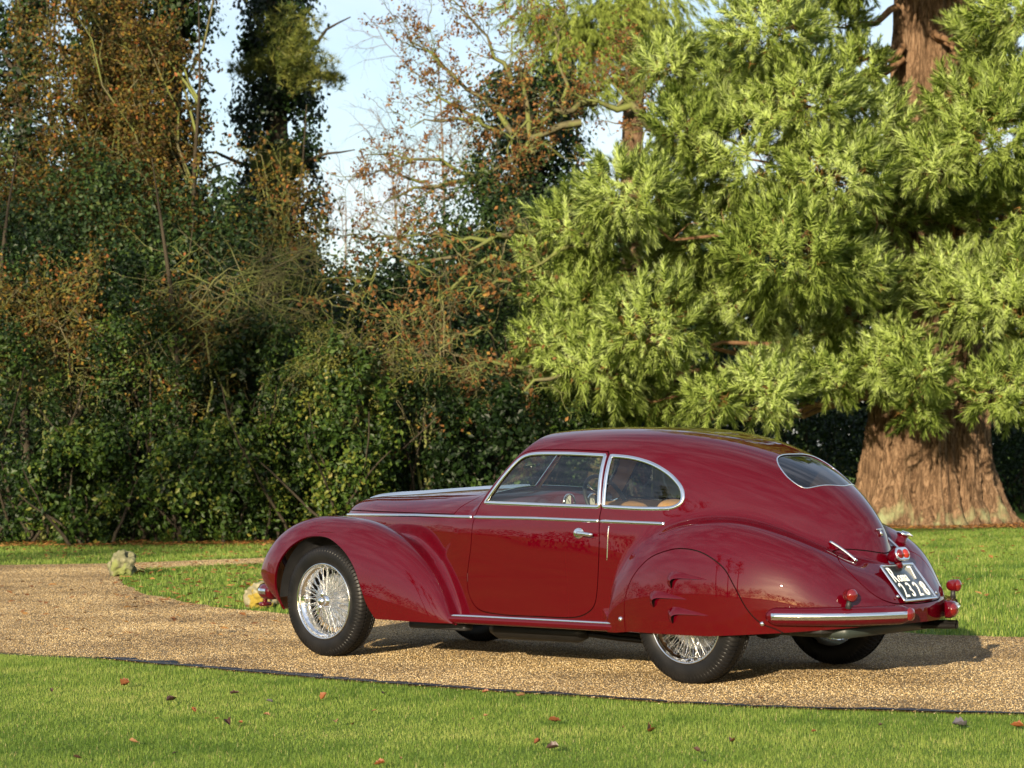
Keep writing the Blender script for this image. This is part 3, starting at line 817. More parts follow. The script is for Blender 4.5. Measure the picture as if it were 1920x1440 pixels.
L_PINE = leaf_mat('pine_needle', [(0, (.03, .05, .010)), (.5, (.10, .125, .022)), (1, (.20, .20, .045))], .5, .2, .25)
r_ = np.random.default_rng(160); base = foot(535, 46.6); pine = empty('pine_tree', tuple(base)); tag(pine, 'pine with olive needle boughs crossing the lone ivy clad tree', 'tree')
w = Wood(); bough(w, np.zeros(3), at(532, 60, 46.4) - base, 0, .10, .05, r_, .005); tips = []
for (ua, va, ub, vb, rr) in [(500, 60, 560, 60, 45), (540, 70, 600, 130, 38), (520, 90, 575, 150, 40), (500, 120, 455, 132, 25), (590, 140, 632, 152, 16), (560, 300, 490, 310, 30)]:
    A = at(ua, va, 45) - base; B_ = at(ub, vb, 45 + r_.normal(0, .3)) - base; M = bough(w, A, B_, .05, .03, .008, r_)
    k = int(rr * 3.2); tips.append(M[r_.integers(2, 7, k)] + r_.normal(0, rr / FPX * 45 * .55, (k, 3)) * np.array([1, 1, .7]))
w.mesh('branches', B_OAK, pine, 5); C = np.concatenate(tips); V, F, idx = needle_tufts(C, 26, .17, .012, r_)
obj('needles', V, [F], L_PINE, pine, smooth=False, attr=np.repeat(np.clip(r_.normal(.5, .22, len(C))[idx] + r_.normal(0, .12, len(idx)), 0, 1), 3))

# ------------------------------------------------------------------ the giant conifer
def m_redwood():
    m, nt, b = new_mat('redwood_bark'); nn, ln = nodes_chain(nt)
    tc = nn('ShaderNodeTexCoord'); mp = nn('ShaderNodeMapping'); mp.inputs['Scale'].default_value = (1, 1, .22); ln(tc.outputs['Object'], mp.inputs[0])
    n1 = nn('ShaderNodeTexNoise'); n1.inputs['Scale'].default_value = 13; n1.inputs['Detail'].default_value = 10; n1.inputs['Roughness'].default_value = .72; n1.inputs['Distortion'].default_value = 1.6; ln(mp.outputs[0], n1.inputs['Vector'])
    r = ramp(nt, [(.32, (.020, .013, .008)), (.46, (.105, .064, .038)), (.60, (.24, .155, .095)), (.8, (.39, .285, .195))]); ln(n1.outputs[0], r.inputs[0])
    n2 = nn('ShaderNodeTexNoise'); n2.inputs['Scale'].default_value = 2.4; n2.inputs['Detail'].default_value = 9; ln(tc.outputs['Object'], n2.inputs['Vector'])
    sp = nn('ShaderNodeSeparateXYZ'); ln(tc.outputs['Object'], sp.inputs[0])
    # pale green lichen near the foot
    hz = nn('ShaderNodeMapRange'); hz.inputs[1].default_value = .65; hz.inputs[2].default_value = .0; hz.inputs[3].default_value = 0; hz.inputs[4].default_value = 1; ln(sp.outputs[2], hz.inputs[0])
    lr = ramp(nt, [(.54, (0, 0, 0)), (.70, (1, 1, 1))]); ln(n2.outputs[0], lr.inputs[0])
    mu = nn('ShaderNodeMath'); mu.operation = 'MULTIPLY'; ln(lr.outputs[0], mu.inputs[0]); ln(hz.outputs[0], mu.inputs[1])
    mx = nn('ShaderNodeMix'); mx.data_type = 'RGBA'; ln(mu.outputs[0], mx.inputs[0]); ln(r.outputs[0], mx.inputs[6]); mx.inputs[7].default_value = (.27, .32, .17, 1)
    ln(mx.outputs[2], b.inputs['Base Color'])
    bp = nn('ShaderNodeBump'); bp.inputs['Strength'].default_value = .9; bp.inputs['Distance'].default_value = .06; ln(n1.outputs[0], bp.inputs['Height']); ln(bp.outputs[0], b.inputs['Normal'])
    b.inputs['Roughness'].default_value = .92; b.inputs['Specular IOR Level'].default_value = .08
    return m


REDWOOD = m_redwood()
SQ_U, SQ_D = 1735, 39.8
SB = foot(SQ_U, SQ_D)
seq = empty('giant_conifer', tuple(SB)); tag(seq, 'giant conifer with flared red trunk and feathery light green boughs', 'tree')
r_ = np.random.default_rng(170)
nz, na = 130, 220
zz = np.concatenate([np.linspace(-.05, 2.6, 60), np.linspace(2.65, 18, 70)]); aa = np.linspace(0, 2 * np.pi, na, endpoint=False)
rad = np.interp(zz, [-.05, .12, .4, .9, 1.6, 2.4, 3.5, 6, 9, 13, 18], [1.52, 1.36, 1.21, 1.06, .95, .87, .80, .71, .62, .5, .3])
RR = rad[:, None] * np.ones(na)
for k in range(44):                                     # buttresses and fibrous furrows
    f = r_.integers(3, 90); ph = r_.uniform(0, 6.28); sw = r_.normal(0, .35)
    am = (.045 if f < 12 else .032 * 20 / (f + 14)) * r_.uniform(.5, 1)
    RR += am * np.sin(f * aa[None] + ph + sw * np.sin(zz * r_.uniform(.5, 2) + ph)[:, None] * 2) * np.interp(zz, [0, .8, 3, 13], [1.5, 1.1, .8, .6])[:, None]
RR += r_.normal(0, .010, RR.shape); RR += .03 * np.sin(aa[None] * 31 + 2.5 * np.sin(zz * 3.1)[:, None]) * np.sin(zz * 4.3 + 1)[:, None]
V = np.stack([RR * np.cos(aa), RR * np.sin(aa), np.broadcast_to(zz[:, None], RR.shape)], -1).reshape(-1, 3)
V[:, :2] += V[:, 2:] * .030 * _rtn[:2]                 # the stem leans a little
i = np.arange(nz - 1)[:, None] * na; j = np.arange(na)[None]; k = (j + 1) % na
obj('trunk', V, np.stack([i + j, i + k, i + na + k, i + na + j], -1).reshape(-1, 4), REDWOOD, seq)

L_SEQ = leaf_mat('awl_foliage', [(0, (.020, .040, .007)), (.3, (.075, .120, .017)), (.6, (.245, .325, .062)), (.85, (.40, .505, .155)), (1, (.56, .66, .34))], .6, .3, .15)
B_RED = bark('conifer_limb_bark', (.10, .055, .03), (.26, .155, .085), 7, .25, .4)
CLUMPS = [(1440, 60, 105), (1330, 150, 85), (1500, 200, 125), (1400, 280, 130), (1565, 330, 115), (1285, 330, 95), (1180, 365, 105), (1085, 425, 85), (1320, 430, 110), (1480, 470, 135), (1200, 500, 125), (1065, 550, 90), (1225, 610, 112), (1020, 640, 62), (1120, 680, 105), (1225, 735, 95), (1365, 560, 95), (1500, 645, 100), (1590, 500, 80), (1630, 250, 95), (1805, 200, 85), (1860, 260, 110), (1750, 305, 75), (1850, 420, 110), (1665, 405, 75), (1885, 560, 105), (1815, 560, 85), (1610, 590, 100), (1655, 690, 70), (1730, 695, 58), (1885, 730, 85), (1440, 730, 75), (1725, 765, 48), (1040, 715, 55), (1140, 765, 55), (1330, 745, 55), (1900, 110, 90), (1610, 130, 70), (1560, 40, 75), (1250, 120, 60), (1950, 400, 120), (1960, 620, 110), (1000, 470, 40), (1290, 240, 80), (1100, 610, 90), (1560, 700, 60), (1420, 160, 100), (1590, -40, 60), (1775, 500, 58), (1715, 530, 50), (1895, 20, 90), (1830, 70, 50), (1920, 180, 80), (1690, 640, 45)] + [(1300 + 150 * (i % 5) + 40 * ((i // 5) % 2), -230 - 170 * (i // 5), 150 - 8 * (i // 5)) for i in range(20)]
plV = []; plT = []; limb = Wood(); axis = []; aD = []; aT = []; aL = []; aN = []
for (u, v, rp) in CLUMPS:
    side = np.clip((SQ_U - u) / 700, -.4, 1.1)
    rp = rp * (.90 if v > -60 else 1.0); dd = SQ_D - 1.5 - r_.uniform(-.3, 2.4) + .5 * max(side, 0)
    c = at(u, v, dd); R = rp / FPX * dd
    # limb from the trunk, rising then drooping into the bough
    h = c[2] * 1.0 + r_.uniform(.1, .8); p0 = np.array([SB[0], SB[1], h]); tow = c - p0; tow[2] = 0; p0 = p0 + unit(tow) * np.interp(h, [0, 3, 13], [1.2, .8, .45])
    M = bough(limb, p0 - SB, c - SB - np.array([0, 0, R * .15]), -.10, .07, .015, r_, .03)
    n = (int(270 * (rp / 100) ** 2) + 30) if v > -100 else 70; big = 1.0 if v > -100 else 2.3
    D = unit(r_.normal(size=(n, 3)))
    # more on the upper, outer side than underneath or behind
    keep = D @ unit(-VIEW + np.array([0, 0, .45])) > r_.uniform(-1.1, .25, n); D = D[keep]; n = len(D)
    rr = R * r_.uniform(.42, 1.0, n) ** .5
    sub = 1 + .20 * np.sin(D[:, 0] * 5 + u) * np.cos(D[:, 2] * 6 + v)
    X = c + D * (rr * sub)[:, None] * np.array([1.05, 1.05, .92])
    outd = unit(D + np.array([0, 0, .42]) + r_.normal(0, .32, (n, 3)))
    low = D[:, 2] < -.25; outd[low] = unit(D[low] * .8 + np.array([0, 0, -.35]) + r_.normal(0, .3, (low.sum(), 3)))
    axis.append(X); aD.append(outd); aN.append(unit(D * .75 + outd * .5 + np.array([0, 0, .15]))); aT.append(np.clip(.72 + .12 * r_.normal(size=n) + r_.normal(0, .07), .1, .95)); aL.append(np.full(n, .37 * big) * r_.uniform(.55, 1.5, n) * r_.uniform(.85, 1.15))
    for k in range(5):
        limb.walk(M[r_.integers(3, 7)], unit(r_.normal(size=3) + np.array([0, 0, .1])), R * r_.uniform(.5, 1.0), .014, .004, .25, .05, r_)
X = np.concatenate(axis); D = np.concatenate(aD); Tn = np.concatenate(aT); Ls = np.concatenate(aL); Nn_ = np.concatenate(aN)
limb.mesh('limbs', B_RED, seq, 6)
# each plume: cords leave the axis all round, pointing forward, tips lighter
nc = 84; n = len(X)
t = np.tile(np.linspace(0.02, 1, nc), n) + r_.normal(0, .02, n * nc); idx = np.repeat(np.arange(n), nc)
sd = unit(np.cross(D[idx], r_.normal(size=(n * nc, 3)))); bend = np.array([0, 0, -1.0]) * (.10 * (1 - t) ** 1)[:, None]
B_ = X[idx] + D[idx] * (Ls[idx] * (t - .45))[:, None] + sd * .006
cd = unit(D[idx] * (.75 + .55 * t)[:, None] + sd * (1.0 - .45 * t)[:, None] + bend + r_.normal(0, .12, (n * nc, 3)))
cl = Ls[idx] * r_.uniform(.28, .46, n * nc) * (1.1 - .45 * t)
wv = unit(np.cross(cd, r_.normal(size=(n * nc, 3)))) * (.0084 * np.maximum(1, Ls[idx] / .6) ** 1.5)[:, None]
V = np.stack([B_ - wv, B_ + wv, B_ + cd * cl[:, None]], 1) - SB
tint = np.clip(Tn[idx] + .06 * r_.normal(size=n * nc), 0, 1)
Ng = np.cross(V[:, 1] - V[:, 0], V[:, 2] - V[:, 0]); nd = unit(Nn_[idx] * .8 + sd * .45 + r_.normal(0, .18, (n * nc, 3)))
fl_ = (Ng * nd).sum(1) < 0; V[fl_] = V[fl_][:, [1, 0, 2]]
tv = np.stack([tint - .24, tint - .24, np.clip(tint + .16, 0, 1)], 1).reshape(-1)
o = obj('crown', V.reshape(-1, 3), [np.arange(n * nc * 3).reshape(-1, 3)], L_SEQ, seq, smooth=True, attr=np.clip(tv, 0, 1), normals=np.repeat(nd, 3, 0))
print('plumes', n, 'tris', n * nc)
# brown inner shoots and cone clusters
nb = 5200; k = r_.integers(0, n, nb); P = X[k] - SB - D[k] * r_.uniform(.05, .45, (nb, 1)); V, F, idx = needle_tufts(P, 5, .13, .010, r_, -.3)
L_DEAD = leaf_mat('dead_shoot', [(0, (.10, .045, .015)), (1, (.30, .16, .05))], .7, .2, .1)
obj('dead_shoots', V, [F], L_DEAD, seq, smooth=False, attr=np.repeat(r_.uniform(0, 1, len(idx)), 3))

# second, slimmer conifer behind the oak
SB2 = foot(1183, 50); con = empty('slim_conifer', tuple(SB2)); tag(con, 'slim conifer trunk with drooping yellow green sprays behind the oak', 'tree')
w = Wood(); r_ = np.random.default_rng(180); P, _ = w.walk((0, 0, 0), (0, 0, 1), 12.5, .30, .20, .01, 0, r_); w.mesh('trunk', REDWOOD, con, 12)
w = Wood(); ax = []; ad = []
for (u, v, rp) in [(1080, 60, 60), (1040, 110, 45), (1090, 130, 50), (1060, 40, 50), (1130, 30, 55), (1170, 20, 50), (1215, 40, 50), (1150, 100, 35), (1240, 10, 50), (1110, 170, 32), (1060, 150, 30), (1210, 110, 30), (1000, 20, 45), (1150, 150, 22), (1230, 90, 25), (1120, 60, 60), (1070, 180, 28), (1000, -60, 90), (1120, -60, 90), (1240, -70, 90)]:
    c = at(u, v, 49.2) - SB2; R = rp / FPX * 49.2; bough(w, np.array([0, 0, c[2] + R * .8]), c, .12, .04, .01, r_)
    k = int((110 if v > -40 else 30) * (rp / 45) ** 2); q = r_.normal(size=(k, 3)) * R * np.array([.55, .55, .5]); ax.append(c + q); ad.append(unit(np.c_[q[:, :2] * .8, np.full(k, -R * .7)] + r_.normal(0, .15, (k, 3))))
w.mesh('limbs', B_RED, con, 5); X2 = np.concatenate(ax); D2 = np.concatenate(ad); n = len(X2); nc = 34; idx = np.repeat(np.arange(n), nc); t = r_.uniform(0, 1, n * nc)
sd = unit(np.cross(D2[idx], r_.normal(size=(n * nc, 3)))); B_ = X2[idx] + D2[idx] * (.42 * t)[:, None]; cd = unit(D2[idx] * .9 + sd * .55 + [0, 0, -.3]); cl = .15 * r_.uniform(.6, 1.3, n * nc); wv = unit(np.cross(cd, r_.normal(size=(n * nc, 3)))) * .008
V = np.stack([B_ - wv, B_ + wv, B_ + cd * cl[:, None]], 1).reshape(-1, 3)
L_CON = leaf_mat('slim_conifer_spray', [(0, (.08, .11, .018)), (.5, (.20, .26, .048)), (1, (.33, .39, .10))], .55, .25, .2)
obj('crown', V, [np.arange(n * nc * 3).reshape(-1, 3)], L_CON, con, smooth=False, attr=np.repeat(np.clip(r_.normal(.5, .2, n)[idx] + r_.normal(0, .1, n * nc), 0, 1), 3))
# ------------------------------------------------------------------ the car's surface, as one smooth implicit shape
# x runs from the front axle to the rear, y across (0 = centre line, left side negative), z up
def spline(xs, ys):
    xs = np.asarray(xs, float); ys = np.asarray(ys, float); n = len(xs)
    h = np.diff(xs); A = np.eye(n); r = np.zeros(n)
    for i in range(1, n - 1):
        A[i, i - 1] = h[i - 1]; A[i, i] = 2 * (h[i - 1] + h[i]); A[i, i + 1] = h[i]
        r[i] = 3 * ((ys[i + 1] - ys[i]) / h[i] - (ys[i] - ys[i - 1]) / h[i - 1])
    c = np.linalg.solve(A, r)
    b = np.diff(ys) / h - h * (2 * c[:-1] + c[1:]) / 3
    d = np.diff(c) / (3 * h)
    def f(x):
        x = np.asarray(x, float)
        i = np.clip(np.searchsorted(xs, x) - 1, 0, n - 2)
        t = np.clip(x, xs[0], xs[-1]) - xs[i]
        return ys[i] + t * (b[i] + t * (c[i] + t * d[i]))
    return f


def pairs(s): return np.array(s, float).T


def sq(s):
    a = pairs(s); return spline(a[0], a[1] ** 2)


def lin(s):
    a = pairs(s); return spline(a[0], a[1])


def smin(a, b, k):
    h = np.maximum(k - np.abs(a - b), 0) / k
    return np.minimum(a, b) - h * h * h * k / 6


def radial(u, v, a2, b2, n):
    a = np.sqrt(np.maximum(a2, 1e-5)); b = np.sqrt(np.maximum(b2, 1e-5))
    r = ((np.abs(u) / a) ** n + (np.abs(v) / b) ** n) ** (1 / n) + 1e-6
    d = np.sqrt(u * u + v * v)
    return np.where(d < 1e-4, -np.minimum(a, b), d * (1 - 1 / r))


# cabin
cab_w = sq([(0.6, .60), (1.0, .66), (1.3, .695), (1.7, .73), (2.1, .745), (2.5, .74), (2.8, .715), (3.1, .65), (3.35, .555), (3.55, .44), (3.7, .31), (3.78, .20), (3.82, .11), (3.84, 0)])
cab_t = sq([(0.6, 1.03), (1.0, 1.12), (1.3, 1.175), (1.6, 1.215), (1.9, 1.235), (2.2, 1.236), (2.53, 1.218), (2.85, 1.168), (3.12, 1.09), (3.39, .97), (3.57, .85), (3.70, .725), (3.79, .585), (3.84, .42)])
cab_n = lin([(0.6, 4.2), (2.2, 4.2), (2.8, 3.6), (3.3, 2.8), (3.6, 2.4), (3.9, 2.2)])
# hood and lower flanks
hood_w = sq([(-.57, 0), (-.5, .13), (-.4, .20), (-.2, .29), (0.1, .40), (.5, .53), (.9, .642), (1.2, .692), (1.5, .715), (2.0, .735), (2.5, .73), (2.8, .70), (3.0, .66)])
hood_t = sq([(-.57, .07), (-.52, .125), (-.45, .168), (-.36, .21), (-.2, .24), (.1, .257), (.6, .285), (1.1, .305), (1.5, .30), (2.0, .28), (2.6, .24), (3.0, .20)])
# front fender
ff_o = lin([(-.70, .74), (-.60, .79), (-.4, .845), (-.1, .875), (.3, .885), (.6, .875), (.85, .85), (1.0, .82), (1.15, .77)])
ff_h = sq([(-.675, 0), (-.645, .09), (-.58, .155), (-.4, .215), (-.1, .245), (.3, .235), (.6, .20), (.85, .165), (1.0, .13), (1.08, .095), (1.135, 0)])
ff_c = lin([(-.70, .535), (-.6, .51), (-.3, .45), (0, .42), (.5, .345), (.8, .30), (1.3, .25)])
ff_t = None
_ft_pts = pairs([(-.65, .655), (-.57, .77), (-.42, .863), (-.25, .91), (-.08, .922), (.1, .914), (.25, .90), (.45, .85), (.65, .77), (.82, .665), (.95, .55), (1.03, .445), (1.09, .34), (1.12, .28)])
ff_t = spline([-.675, *_ft_pts[0], 1.135], [0, *((_ft_pts[1] - ff_c(_ft_pts[0])) ** 2), 0])
ff_b = sq([(-.675, 0), (-.62, .11), (-.5, .17), (-.3, .19), (0, .18), (.5, .14), (1.0, .10), (1.3, .08)])
# rear fender
rf_o = lin([(2.30, .75), (2.45, .79), (2.65, .84), (2.85, .87), (3.1, .88), (3.35, .85), (3.6, .755), (3.8, .60), (3.92, .42), (4.02, .2)])
rf_h = sq([(2.385, 0), (2.42, .085), (2.55, .155), (2.75, .22), (3.0, .265), (3.3, .28), (3.6, .25), (3.8, .19), (3.92, .12), (4.0, 0)])
rf_c = lin([(2.3, .33), (2.6, .38), (3.0, .45), (3.5, .46), (3.9, .43), (4.2, .40)])
rf_t = None
_rt_pts = pairs([(2.40, .47), (2.42, .55), (2.47, .655), (2.55, .76), (2.68, .852), (2.82, .91), (3.0, .94), (3.15, .943), (3.3, .922), (3.5, .86), (3.7, .765), (3.83, .66), (3.93, .55)])
rf_t = spline([2.385, *_rt_pts[0], 4.0], [0, *((_rt_pts[1] - rf_c(_rt_pts[0])) ** 2), 0])
# boot between the rear fenders
bt_w = sq([(2.8, .60), (3.2, .66), (3.5, .68), (3.75, .64), (3.88, .54), (3.97, .41), (4.03, .26), (4.065, 0)])
bt_t = sq([(2.8, .46), (3.2, .46), (3.5, .41), (3.7, .34), (3.83, .265), (3.93, .19), (4.0, .115), (4.04, .06), (4.065, 0)])


def car_f(x, y, z):
    y = np.sqrt(y * y + 1e-6)
    # cabin, closed at the front by the v shaped windscreen
    c = radial(y, np.maximum(z - .25, 0) , cab_w(x), cab_t(x), cab_n(x))
    c = np.maximum(c, x - 3.84)
    ya = np.sqrt(y * y + .0004)
    ws = ((z - 1.085) * 1.0 - (x - 1.135 - .27 * ya) * 1.06) * .69
    k = .05
    c = -smin(-c, -ws, k)
    h = radial(y, np.maximum(z - .80, 0), hood_w(x), hood_t(x), 3.0)
    h = np.maximum(h, -.57 - x); h = np.maximum(h, x - 3.0)
    body = smin(c, h, .03)
    # front fender
    zc = ff_c(x); zz = z - zc
    hw = ff_h(x)
    u = y - (ff_o(x) - np.sqrt(np.maximum(hw, 1e-5)))
    up_ = radial(u, zz, hw, ff_t(x), 2.25)
    lo_ = radial(u, zz, hw, ff_b(x), 2.25)
    lo2 = radial(u, np.zeros_like(z), hw, ff_t(x), 2.25)
    t = np.clip((x + .55) / .3, 0, 1); t = t * t * (3 - 2 * t)
    f = np.where(zz > 0, up_, lo_ * (1 - t) + lo2 * t)
    f = np.maximum(f, -.675 - x); f = np.maximum(f, x - 1.135)
    kk = np.clip((x - .15) / .5, 0, 1); kk = .05 + .08 * kk * kk * (3 - 2 * kk)
    body = smin(body, f, kk)
    # rear fender
    hw = rf_h(x); zz = z - rf_c(x)
    u = y - (rf_o(x) - np.sqrt(np.maximum(hw, 1e-5)))
    r = radial(u, np.maximum(zz, 0), hw, rf_t(x), 2.35)
    r = np.maximum(r, 2.385 - x); r = np.maximum(r, x - 4.0)
    # boot
    zz = z - .42
    b = radial(y, np.maximum(zz, 0), bt_w(x), bt_t(x), 2.4)
    b = np.maximum(b, 2.8 - x); b = np.maximum(b, x - 4.065)
    tail = smin(r, b, .12)
    body = smin(body, tail, .09)
    # underside: tucks in a little below the flanks, then the flat cut
    return body


def car_g(P, e=1.5e-3):
    G = np.empty_like(P)
    for i in range(3):
        d = np.zeros(3); d[i] = e
        a = P + d; b = P - d
        G[:, i] = (car_f(a[:, 0], a[:, 1], a[:, 2]) - car_f(b[:, 0], b[:, 1], b[:, 2])) / (2 * e)
    return G


def floor_z(x):
    return np.interp(x, [-.8, -.5, .5, 1.2, 2.45, 2.6, 3.2, 3.6, 4.0, 4.3], [.30, .29, .275, .262, .268, .283, .287, .315, .35, .36])


def surface_nets(h=.013):
    """left half of the body (y<0) as triangles"""
    xs = np.arange(-.74, 4.22, h); ys = np.arange(-.96, .0 + h * 1.6, h); zs = np.arange(.22, 1.52, h)
    X, Y, Z = np.meshgrid(xs, ys, zs, indexing='ij')
    Fv = np.empty(X.shape, np.float32)
    for i in range(0, len(xs), 20):
        sl = slice(i, i + 20)
        Fv[sl] = car_f(X[sl].ravel(), Y[sl].ravel(), Z[sl].ravel()).reshape(X[sl].shape)
    S = Fv < 0
    nx, ny, nz = S.shape
    cnt = np.zeros((nx - 1, ny - 1, nz - 1), int)
    for a in (0, 1):
        for b in (0, 1):
            for c in (0, 1):
                cnt += S[a:nx - 1 + a, b:ny - 1 + b, c:nz - 1 + c]
    act = (cnt > 0) & (cnt < 8)
    idx = -np.ones(act.shape, int); ci = np.argwhere(act); idx[act] = np.arange(len(ci))
    acc = np.zeros((len(ci), 3)); num = np.zeros(len(ci))
    corners = [(a, b, c) for a in (0, 1) for b in (0, 1) for c in (0, 1)]
    for ax in range(3):
        for c0 in corners:
            if c0[ax]: continue
            c1 = list(c0); c1[ax] = 1
            f0 = Fv[ci[:, 0] + c0[0], ci[:, 1] + c0[1], ci[:, 2] + c0[2]]; f1 = Fv[ci[:, 0] + c1[0], ci[:, 1] + c1[1], ci[:, 2] + c1[2]]
            m = (f0 < 0) != (f1 < 0)
            t = np.where(m, f0 / np.where(m, f0 - f1, 1), 0)
            p = np.tile(np.array(c0, float), (len(ci), 1)); p[:, ax] += t
            acc += p * m[:, None]; num += m
    V = (ci + acc / num[:, None]) * h + np.array([xs[0], ys[0], zs[0]])
    Q = []
    for ax in range(3):
        sh = [slice(None)] * 3; sh[ax] = slice(0, -1); sh2 = [slice(None)] * 3; sh2[ax] = slice(1, None)
        e = S[tuple(sh)] != S[tuple(sh2)]
        E_ = np.argwhere(e)
        b, c = [(1, 2), (2, 0), (0, 1)][ax]
        ok = (E_[:, b] > 0) & (E_[:, c] > 0) & (E_[:, b] < S.shape[b] - 1) & (E_[:, c] < S.shape[c] - 1)
        E_ = E_[ok]
        flip = S[E_[:, 0], E_[:, 1], E_[:, 2]]
        q = []
        for (u, v) in ((-1, -1), (0, -1), (0, 0), (-1, 0)):
            o = E_.copy(); o[:, b] += u; o[:, c] += v
            q.append(idx[o[:, 0], o[:, 1], o[:, 2]])
        q = np.stack(q, 1)
        q[~flip] = q[~flip][:, ::-1]
        Q.append(q)
    Q = np.concatenate(Q); Q = Q[(Q >= 0).all(1)]
    for it in range(4):
        f = car_f(V[:, 0], V[:, 1], V[:, 2]); G = car_g(V)
        st = -f[:, None] * G / ((G * G).sum(1)[:, None] + 1e-6)
        ln = np.linalg.norm(st, axis=1)[:, None]
        V = V + st * np.minimum(1, .6 * h / (ln + 1e-9))
    N = car_g(V); N /= np.linalg.norm(N, axis=1)[:, None] + 1e-9
    # split quads along the flatter diagonal
    d1 = ((N[Q[:, 0]] - N[Q[:, 2]]) ** 2).sum(1); d2 = ((N[Q[:, 1]] - N[Q[:, 3]]) ** 2).sum(1)
    m = d1 <= d2
    T = np.concatenate([Q[m][:, [0, 1, 2]], Q[m][:, [0, 2, 3]], Q[~m][:, [1, 2, 3]], Q[~m][:, [1, 3, 0]]])
    return V, N, T


def clip(M, g):
    """keep the part of the triangle mesh where g < 0 (g given per vertex)"""
    V, N, T = M
    s = g < 0
    c = s[T].sum(1)
    keep = T[c == 3]
    newV = []; newN = []; out = [keep]; cache = {}
    base = len(V)
    part = T[(c == 1) | (c == 2)]
    tris = []
    def cut(a, b):
        k = (a, b) if a < b else (b, a)
        i = cache.get(k)
        if i is None:
            a, b = k
            t = g[a] / (g[a] - g[b])
            newV.append(V[a] + t * (V[b] - V[a])); n = N[a] + t * (N[b] - N[a]); newN.append(n / (np.linalg.norm(n) + 1e-9))
            i = base + len(newV) - 1; cache[k] = i
        return i
    for a, b, c_ in part.tolist():
        ia, ib, ic = s[a], s[b], s[c_]
        while True:
            if (ia, ib, ic) in ((True, False, False), (False, True, True)): break
            a, b, c_ = b, c_, a; ia, ib, ic = ib, ic, ia
        p, q = cut(a, b), cut(a, c_)
        if ia: tris.append((a, p, q))
        else: tris.append((p, b, c_)); tris.append((p, c_, q))
    if newV: V = np.concatenate([V, np.array(newV)]); N = np.concatenate([N, np.array(newN)])
    T = np.concatenate([keep, np.array(tris, int).reshape(-1, 3)])
    u, inv = np.unique(T.ravel(), return_inverse=True)
    return V[u], N[u], inv.reshape(-1, 3)


def poly_sd(poly, P):
    """signed distance to a closed 2D polygon (negative inside)"""
    A = np.asarray(poly, float); B = np.roll(A, -1, 0)
    d2 = np.full(len(P), 1e9); ins = np.zeros(len(P), bool)
    for a, b in zip(A, B):
        e = b - a; w = P - a
        t = np.clip((w @ e) / (e @ e + 1e-12), 0, 1)
        d = w - t[:, None] * e
        d2 = np.minimum(d2, (d * d).sum(1))
        cr = (a[1] > P[:, 1]) != (b[1] > P[:, 1])
        xi = a[0] + (P[:, 1] - a[1]) * (b[0] - a[0]) / ((b[1] - a[1]) if abs(b[1] - a[1]) > 1e-12 else 1e-12)
        ins ^= cr & (P[:, 0] < xi)
    return np.sqrt(d2) * np.where(ins, -1, 1)


def round_poly(pts, n=8):
    """closed Catmull-Rom through points; a point given as (x, y, 1) is a sharp corner"""
    m = len(pts); out = []
    P = np.array([p[:2] for p in pts], float)
    sharp = [len(p) > 2 for p in pts]
    for i in range(m):
        p0, p1, p2, p3 = P[(i - 1) % m], P[i], P[(i + 1) % m], P[(i + 2) % m]
        m1 = (p2 - p0) / 2; m2 = (p3 - p1) / 2
        L = np.linalg.norm(p2 - p1)
        def lim(v):
            k = np.linalg.norm(v); return v if k < 1.2 * L else v * (1.2 * L / k)
        m1 = (p2 - p1) * .7 if sharp[i] else lim(m1)
        m2 = (p2 - p1) * .7 if sharp[(i + 1) % m] else lim(m2)
        for t in np.arange(n) / n:
            out.append((2 * t ** 3 - 3 * t ** 2 + 1) * p1 + (t ** 3 - 2 * t ** 2 + t) * m1 + (-2 * t ** 3 + 3 * t ** 2) * p2 + (t ** 3 - t ** 2) * m2)
    return np.array(out)


def mirror(M):
    V, N, T = M
    V2 = V * [1, -1, 1]; N2 = N * [1, -1, 1]
    return V2, N2, T[:, ::-1]


def join(*Ms):
    Vs, Ns, Ts = [], [], []; n = 0
    for V, N, T in Ms:
        Vs.append(V); Ns.append(N); Ts.append(T + n); n += len(V)
    return np.concatenate(Vs), np.concatenate(Ns), np.concatenate(Ts)


def skirt(M, depth, skip=None):
    """turn the open edges inwards so the sheet shows its thickness"""
    V, N, T = M
    E_ = np.concatenate([T[:, [0, 1]], T[:, [1, 2]], T[:, [2, 0]]])
    key = np.sort(E_, 1); k = key[:, 0].astype(np.int64) * len(V) + key[:, 1]
    u, inv, cnt = np.unique(k, return_inverse=True, return_counts=True)
    B = E_[cnt[inv] == 1]
    if skip is not None: B = B[~(skip(V[B[:, 0]]) & skip(V[B[:, 1]]))]
    vi, iv = np.unique(B.ravel(), return_inverse=True); B2 = iv.reshape(-1, 2)
    n = len(V)
    top = V[vi]; bot = top - N[vi] * depth
    # side normals: point away from the sheet
    d = V[B[:, 1]] - V[B[:, 0]]; sn = np.cross(d, N[B[:, 0]]); 
    acc = np.zeros((len(vi), 3)); np.add.at(acc, B2[:, 0], sn); np.add.at(acc, B2[:, 1], sn)
    acc /= np.linalg.norm(acc, axis=1)[:, None] + 1e-12
    m = len(vi)
    a, b = B2[:, 0] + n, B2[:, 1] + n
    T2 = np.concatenate([np.stack([b, a, a + m], 1), np.stack([b, a + m, b + m], 1)])
    return np.concatenate([V, top, bot]), np.concatenate([N, acc, acc]), np.concatenate([T, T2])


